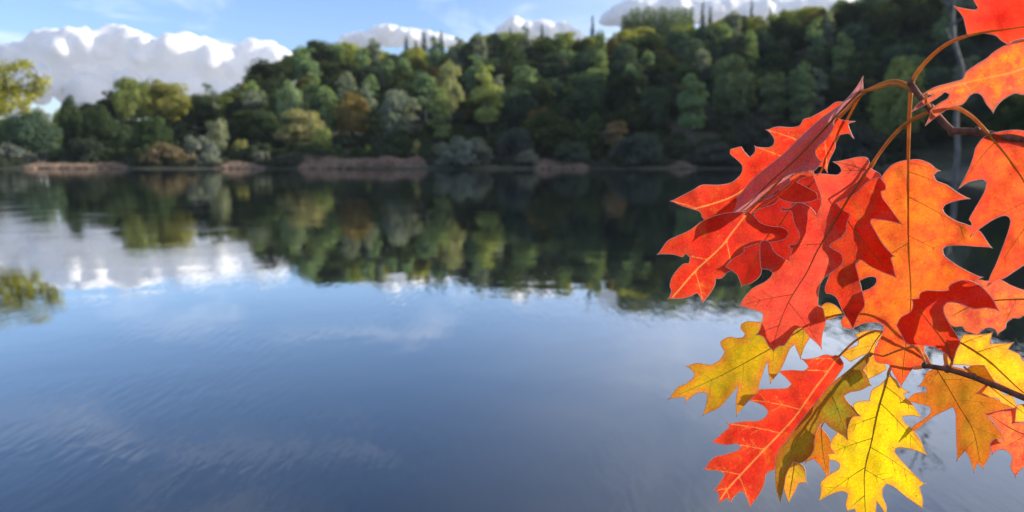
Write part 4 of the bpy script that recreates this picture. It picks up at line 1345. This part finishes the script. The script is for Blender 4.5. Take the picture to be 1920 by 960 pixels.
# --- leaves of the lower twig
leaf([(1430, 604), (1400, 603), (1389, 609), (1390, 617), (1397, 625), (1394, 632), (1382, 634), (1367, 632), (1352, 640), (1351, 645), (1359, 660), (1350, 675), (1332, 684), (1307, 681), (1289, 687), (1300, 697), (1301, 707), (1287, 719), (1270, 727), (1256, 747), (1285, 744),
      (1287, 752), (1307, 737), (1326, 737), (1325, 755), (1319, 777), (1347, 765), (1362, 750), (1385, 722), (1380, 752), (1382, 777), (1400, 755), (1420, 735), (1425, 715), (1435, 687), (1440, 677), (1441, 697), (1445, 716), (1462, 695), (1472, 675), (1482, 652), (1490, 646), (1496, 660), (1501, 670),
      (1510, 647), (1521, 629), (1514, 616), (1500, 608), (1488, 613), (1470, 630), (1452, 640), (1440, 625)],
     [(1512, 612), (1480, 632), (1430, 662), (1350, 705), (1272, 740)], 0.5600, GOLD, "golden olive leaf spreading left below the salmon-red leaf", tilt=(0.01, 0.0), fold=-0.04, wave=4.5, vein="olive", rim=M_RIMY, sidevein=0.6, blotch=0.56, trans=0.5,
     petiole=[(1745, 684, 0.5620), (1715, 640, 0.5780), (1650, 590, 0.5800), (1580, 589, 0.5700), (1540, 600, 0.5640)], pr=0.8)
leaf([(1560, 667), (1571, 667), (1581, 680), (1580, 690), (1570, 705), (1560, 722), (1548, 755), (1525, 790), (1500, 812), (1472, 845), (1458, 872), (1450, 881), (1437, 888), (1432, 910), (1420, 932), (1406, 949), (1400, 932), (1392, 920), (1380, 927), (1370, 940), (1364, 934), (1349, 942), (1347, 922), (1340, 919),
      (1352, 902), (1359, 890), (1352, 884), (1321, 880), (1337, 859), (1360, 852), (1382, 845), (1390, 838), (1382, 832), (1360, 834), (1336, 829), (1355, 812), (1367, 802), (1366, 795), (1397, 790), (1422, 789), (1437, 780), (1440, 771), (1430, 760), (1405, 750), (1410, 744), (1422, 731), (1475, 728), (1484, 720), (1475, 709),
      (1460, 696), (1485, 694), (1508, 695), (1516, 688), (1514, 684), (1506, 674), (1530, 671), (1547, 665)],
     [(1572, 669), (1550, 700), (1527, 730), (1492, 780), (1465, 810), (1417, 860), (1366, 915), (1352, 935)], 0.5765, RED, "scarlet leaf with yellow veins at the lower left of the cluster", tilt=(0.0, 0.01), fold=0.03, wave=2.0, vein="light", sidevein=1.5,
     petiole=[(1742, 686, 0.5620), (1705, 645, 0.5820), (1655, 622, 0.5846), (1630, 624, 0.5821), (1600, 642, 0.5796)], blotch=0.64, pr=0.9)
leaf([(1670, 704), (1682, 715), (1687, 725), (1703, 735), (1694, 738), (1697, 745), (1705, 752), (1717, 767), (1726, 781), (1708, 779), (1692, 780), (1694, 790), (1710, 805), (1726, 827), (1736, 852), (1715, 844), (1692, 839), (1680, 840), (1677, 847), (1687, 860), (1705, 880), (1732, 907), (1724, 914), (1730, 937),
      (1729, 952), (1700, 932), (1675, 912), (1662, 907), (1655, 917), (1655, 932), (1662, 950), (1661, 964), (1652, 950), (1644, 940), (1641, 962), (1634, 986), (1616, 992), (1606, 966), (1603, 954), (1590, 957), (1586, 948), (1590, 927), (1582, 921), (1560, 926), (1537, 938), (1540, 917), (1539, 905), (1555, 890), (1572, 880), (1575, 870), (1567, 864),
      (1555, 862), (1553, 852), (1565, 850), (1557, 837), (1560, 824), (1571, 811), (1589, 821), (1589, 802), (1595, 781), (1611, 780), (1600, 763), (1602, 756), (1616, 752), (1630, 752), (1635, 732), (1650, 722), (1660, 712)],
     [(1665, 703), (1661, 720), (1646, 772), (1635, 825), (1622, 880), (1621, 925), (1624, 980)], 0.5666, YELLOW, "bright lemon-yellow leaf hanging lowest of all", tilt=(0.0, 0.005), fold=0.03, wave=2.0, vein="olive", rim=M_RIMY,
     petiole=[(1735, 686, 0.5604), (1715, 690, 0.5760), (1690, 684, 0.5800), (1672, 686, 0.5760)], blotch=0.66, sidevein=1.1)
leaf([(1630, 660), (1610, 677), (1590, 695), (1557, 722), (1532, 752), (1505, 785), (1482, 817), (1460, 845), (1454, 867), (1455, 915), (1463, 940), (1470, 912), (1474, 890), (1486, 866), (1500, 868), (1512, 862), (1525, 845), (1527, 825), (1535, 800), (1545, 790), (1555, 800), (1570, 810), (1588, 821), (1590, 800), (1598, 782), (1611, 779),
      (1600, 765), (1588, 752), (1582, 742), (1595, 735), (1612, 732), (1632, 722), (1626, 705), (1618, 693), (1628, 678)],
     [(1632, 662), (1600, 690), (1560, 735), (1510, 800), (1475, 870), (1463, 930)], 0.5598, OLIVE, "olive-green leaf folded into a narrow strip pointing down left", tilt=(0.03, 0.02), fold=0.08, wave=2.5, vein="olive", rim=M_RIMY, trans=0.4, blotch=0.58,
     petiole=[(1736, 684, 0.5604), (1720, 652, 0.5573), (1688, 656, 0.5573), (1655, 668, 0.5579), (1640, 664, 0.5592)], pr=0.7)
leaf([(1472, 880), (1490, 863), (1508, 877), (1511, 904), (1497, 906), (1490, 922), (1479, 941), (1470, 915)], [(1490, 864), (1487, 890), (1479, 936)], 0.5679, YORA, "small orange lobe-tipped leaf under the folded olive leaf", vein="olive", sidevein=0.5, blotch=0.54,
     petiole=[(1634, 664, 0.5660), (1600, 695, 0.5680), (1560, 745, 0.5690), (1510, 815, 0.5690)], pr=0.7)
leaf([(1535, 798), (1553, 818), (1560, 836), (1564, 851), (1555, 856), (1555, 888), (1550, 894), (1540, 875), (1525, 860), (1511, 866), (1505, 850), (1520, 825)], [(1540, 800), (1542, 840), (1550, 888)], 0.5809, BROWN, "small brown-orange leaf behind the folded olive leaf", vein="olive", sidevein=0.5,
     petiole=[(1636, 663, 0.5660), (1605, 692, 0.5700), (1570, 745, 0.5740)], pr=0.7)
leaf([(1605, 627), (1625, 620), (1656, 620), (1657, 628), (1642, 645), (1642, 660), (1643, 677), (1657, 677), (1662, 692), (1650, 700), (1627, 711), (1622, 700), (1609, 702), (1612, 692), (1625, 677), (1630, 662), (1613, 668), (1595, 678), (1578, 665), (1590, 655), (1608, 648), (1610, 637)],
     [(1655, 622), (1635, 650), (1620, 690)], 0.5871, YORA, "yellow-orange leaf peeping out below the orange leaf", vein="olive", sidevein=0.5, rim=M_RIMY, blotch=0.58, petiole=[(1690, 640, 0.5800), (1672, 626, 0.5840)], pr=0.7)
leaf([(1755, 690), (1737, 700), (1730, 715), (1723, 724), (1736, 725), (1738, 736), (1725, 736), (1712, 740), (1701, 751), (1720, 756), (1742, 762), (1746, 770), (1740, 780), (1712, 800), (1697, 823), (1718, 806), (1750, 781), (1772, 770), (1787, 763), (1792, 775), (1793, 812), (1794, 835), (1795, 862), (1810, 845), (1818, 858), (1826, 883), (1832, 869), (1843, 876), (1856, 855),
      (1862, 836), (1884, 826), (1873, 806), (1852, 780), (1875, 770), (1908, 765), (1875, 752), (1845, 735), (1862, 718), (1830, 700), (1790, 688), (1770, 686)],
     [(1757, 693), (1775, 722), (1800, 765), (1825, 808), (1838, 868)], 0.5734, BROWN, "large amber-brown leaf, partly darkened by painted shade, below the lower twig", fold=0.03, wave=3.0, vein="orange", sidevein=0.6, blotch=0.56,
     petiole=[(1776, 693, 0.5610), (1766, 690, 0.5672)], pr=0.6)
leaf([(1851, 776), (1879, 769), (1905, 765), (1903, 791), (1922, 793), (1960, 790), (1982, 830), (1960, 865), (1920, 876), (1904, 892), (1895, 876), (1898, 857), (1886, 844), (1870, 844), (1861, 850), (1857, 832), (1867, 822), (1883, 827), (1873, 804), (1861, 788)],
     [(1985, 800), (1930, 815), (1890, 800), (1860, 780)], 0.5654, PEACH, "orange leaf with crimson blotches under the end of the lower twig", vein="orange", sidevein=0.7, blotch=0.5, petiole=[(1960, 764, 0.5629), (1985, 775, 0.5635)], fold=0.03)
leaf([(1800, 638), (1807, 627), (1832, 628), (1859, 625), (1857, 645), (1898, 643), (1890, 655), (1912, 665), (1918, 676), (1940, 680), (1985, 715), (1995, 772), (1945, 762), (1920, 742), (1895, 730), (1860, 712), (1825, 687), (1772, 683), (1776, 670), (1792, 657), (1795, 647)],
     [(1797, 640), (1830, 660), (1860, 682), (1920, 737), (1970, 765)], 0.5796, YORA, "yellow leaf above the lower twig with an orange lower half", vein="orange", rim=M_RIMY, sidevein=0.8, blotch=0.6, fold=0.03, petiole=[(1776, 690, 0.5623), (1772, 662, 0.5747), (1785, 640, 0.5790)])
leaf([(1808, 697), (1822, 686), (1845, 685), (1858, 706), (1880, 738), (1897, 743), (1906, 760), (1926, 757), (1945, 790), (1903, 791), (1902, 766), (1876, 754), (1872, 747), (1850, 744), (1833, 737), (1848, 722), (1830, 713)],
     [(1815, 693), (1850, 720), (1890, 752), (1930, 782)], 0.5697, YORA, "narrow yellow and orange leaf crossing behind the lower twig", vein="orange", rim=M_RIMY, sidevein=0.5, blotch=0.57, petiole=[(1826, 706, 0.5623), (1808, 688, 0.5660)], pr=0.7)


# ------------------------------------------------------------------ haze
hz_m = bpy.data.materials.new("haze_air")
hz_m.use_nodes = True
hn = hz_m.node_tree
hn.nodes.clear()
pv = N(hn, "ShaderNodeVolumePrincipled")
pv.inputs["Color"].default_value = (0.86, 0.92, 1.0, 1)
pv.inputs["Density"].default_value = 0.00006
pv.inputs["Anisotropy"].default_value = 0.1
ho = N(hn, "ShaderNodeOutputMaterial")
hn.links.new(pv.outputs[0], ho.inputs["Volume"])
bm = bmesh.new()
bmesh.ops.create_cube(bm, size=1)
hme = bpy.data.meshes.new("haze")
bm.to_mesh(hme); bm.free()
hme.materials.append(hz_m)
haze = link(bpy.data.objects.new("haze", hme))
haze.scale = (3040, 2240, 170)
haze.location = (0, 700, 170 / 2 - 3.4)
tag(haze, "thin bluish air over the lake and the wooded hill", kind="stuff")
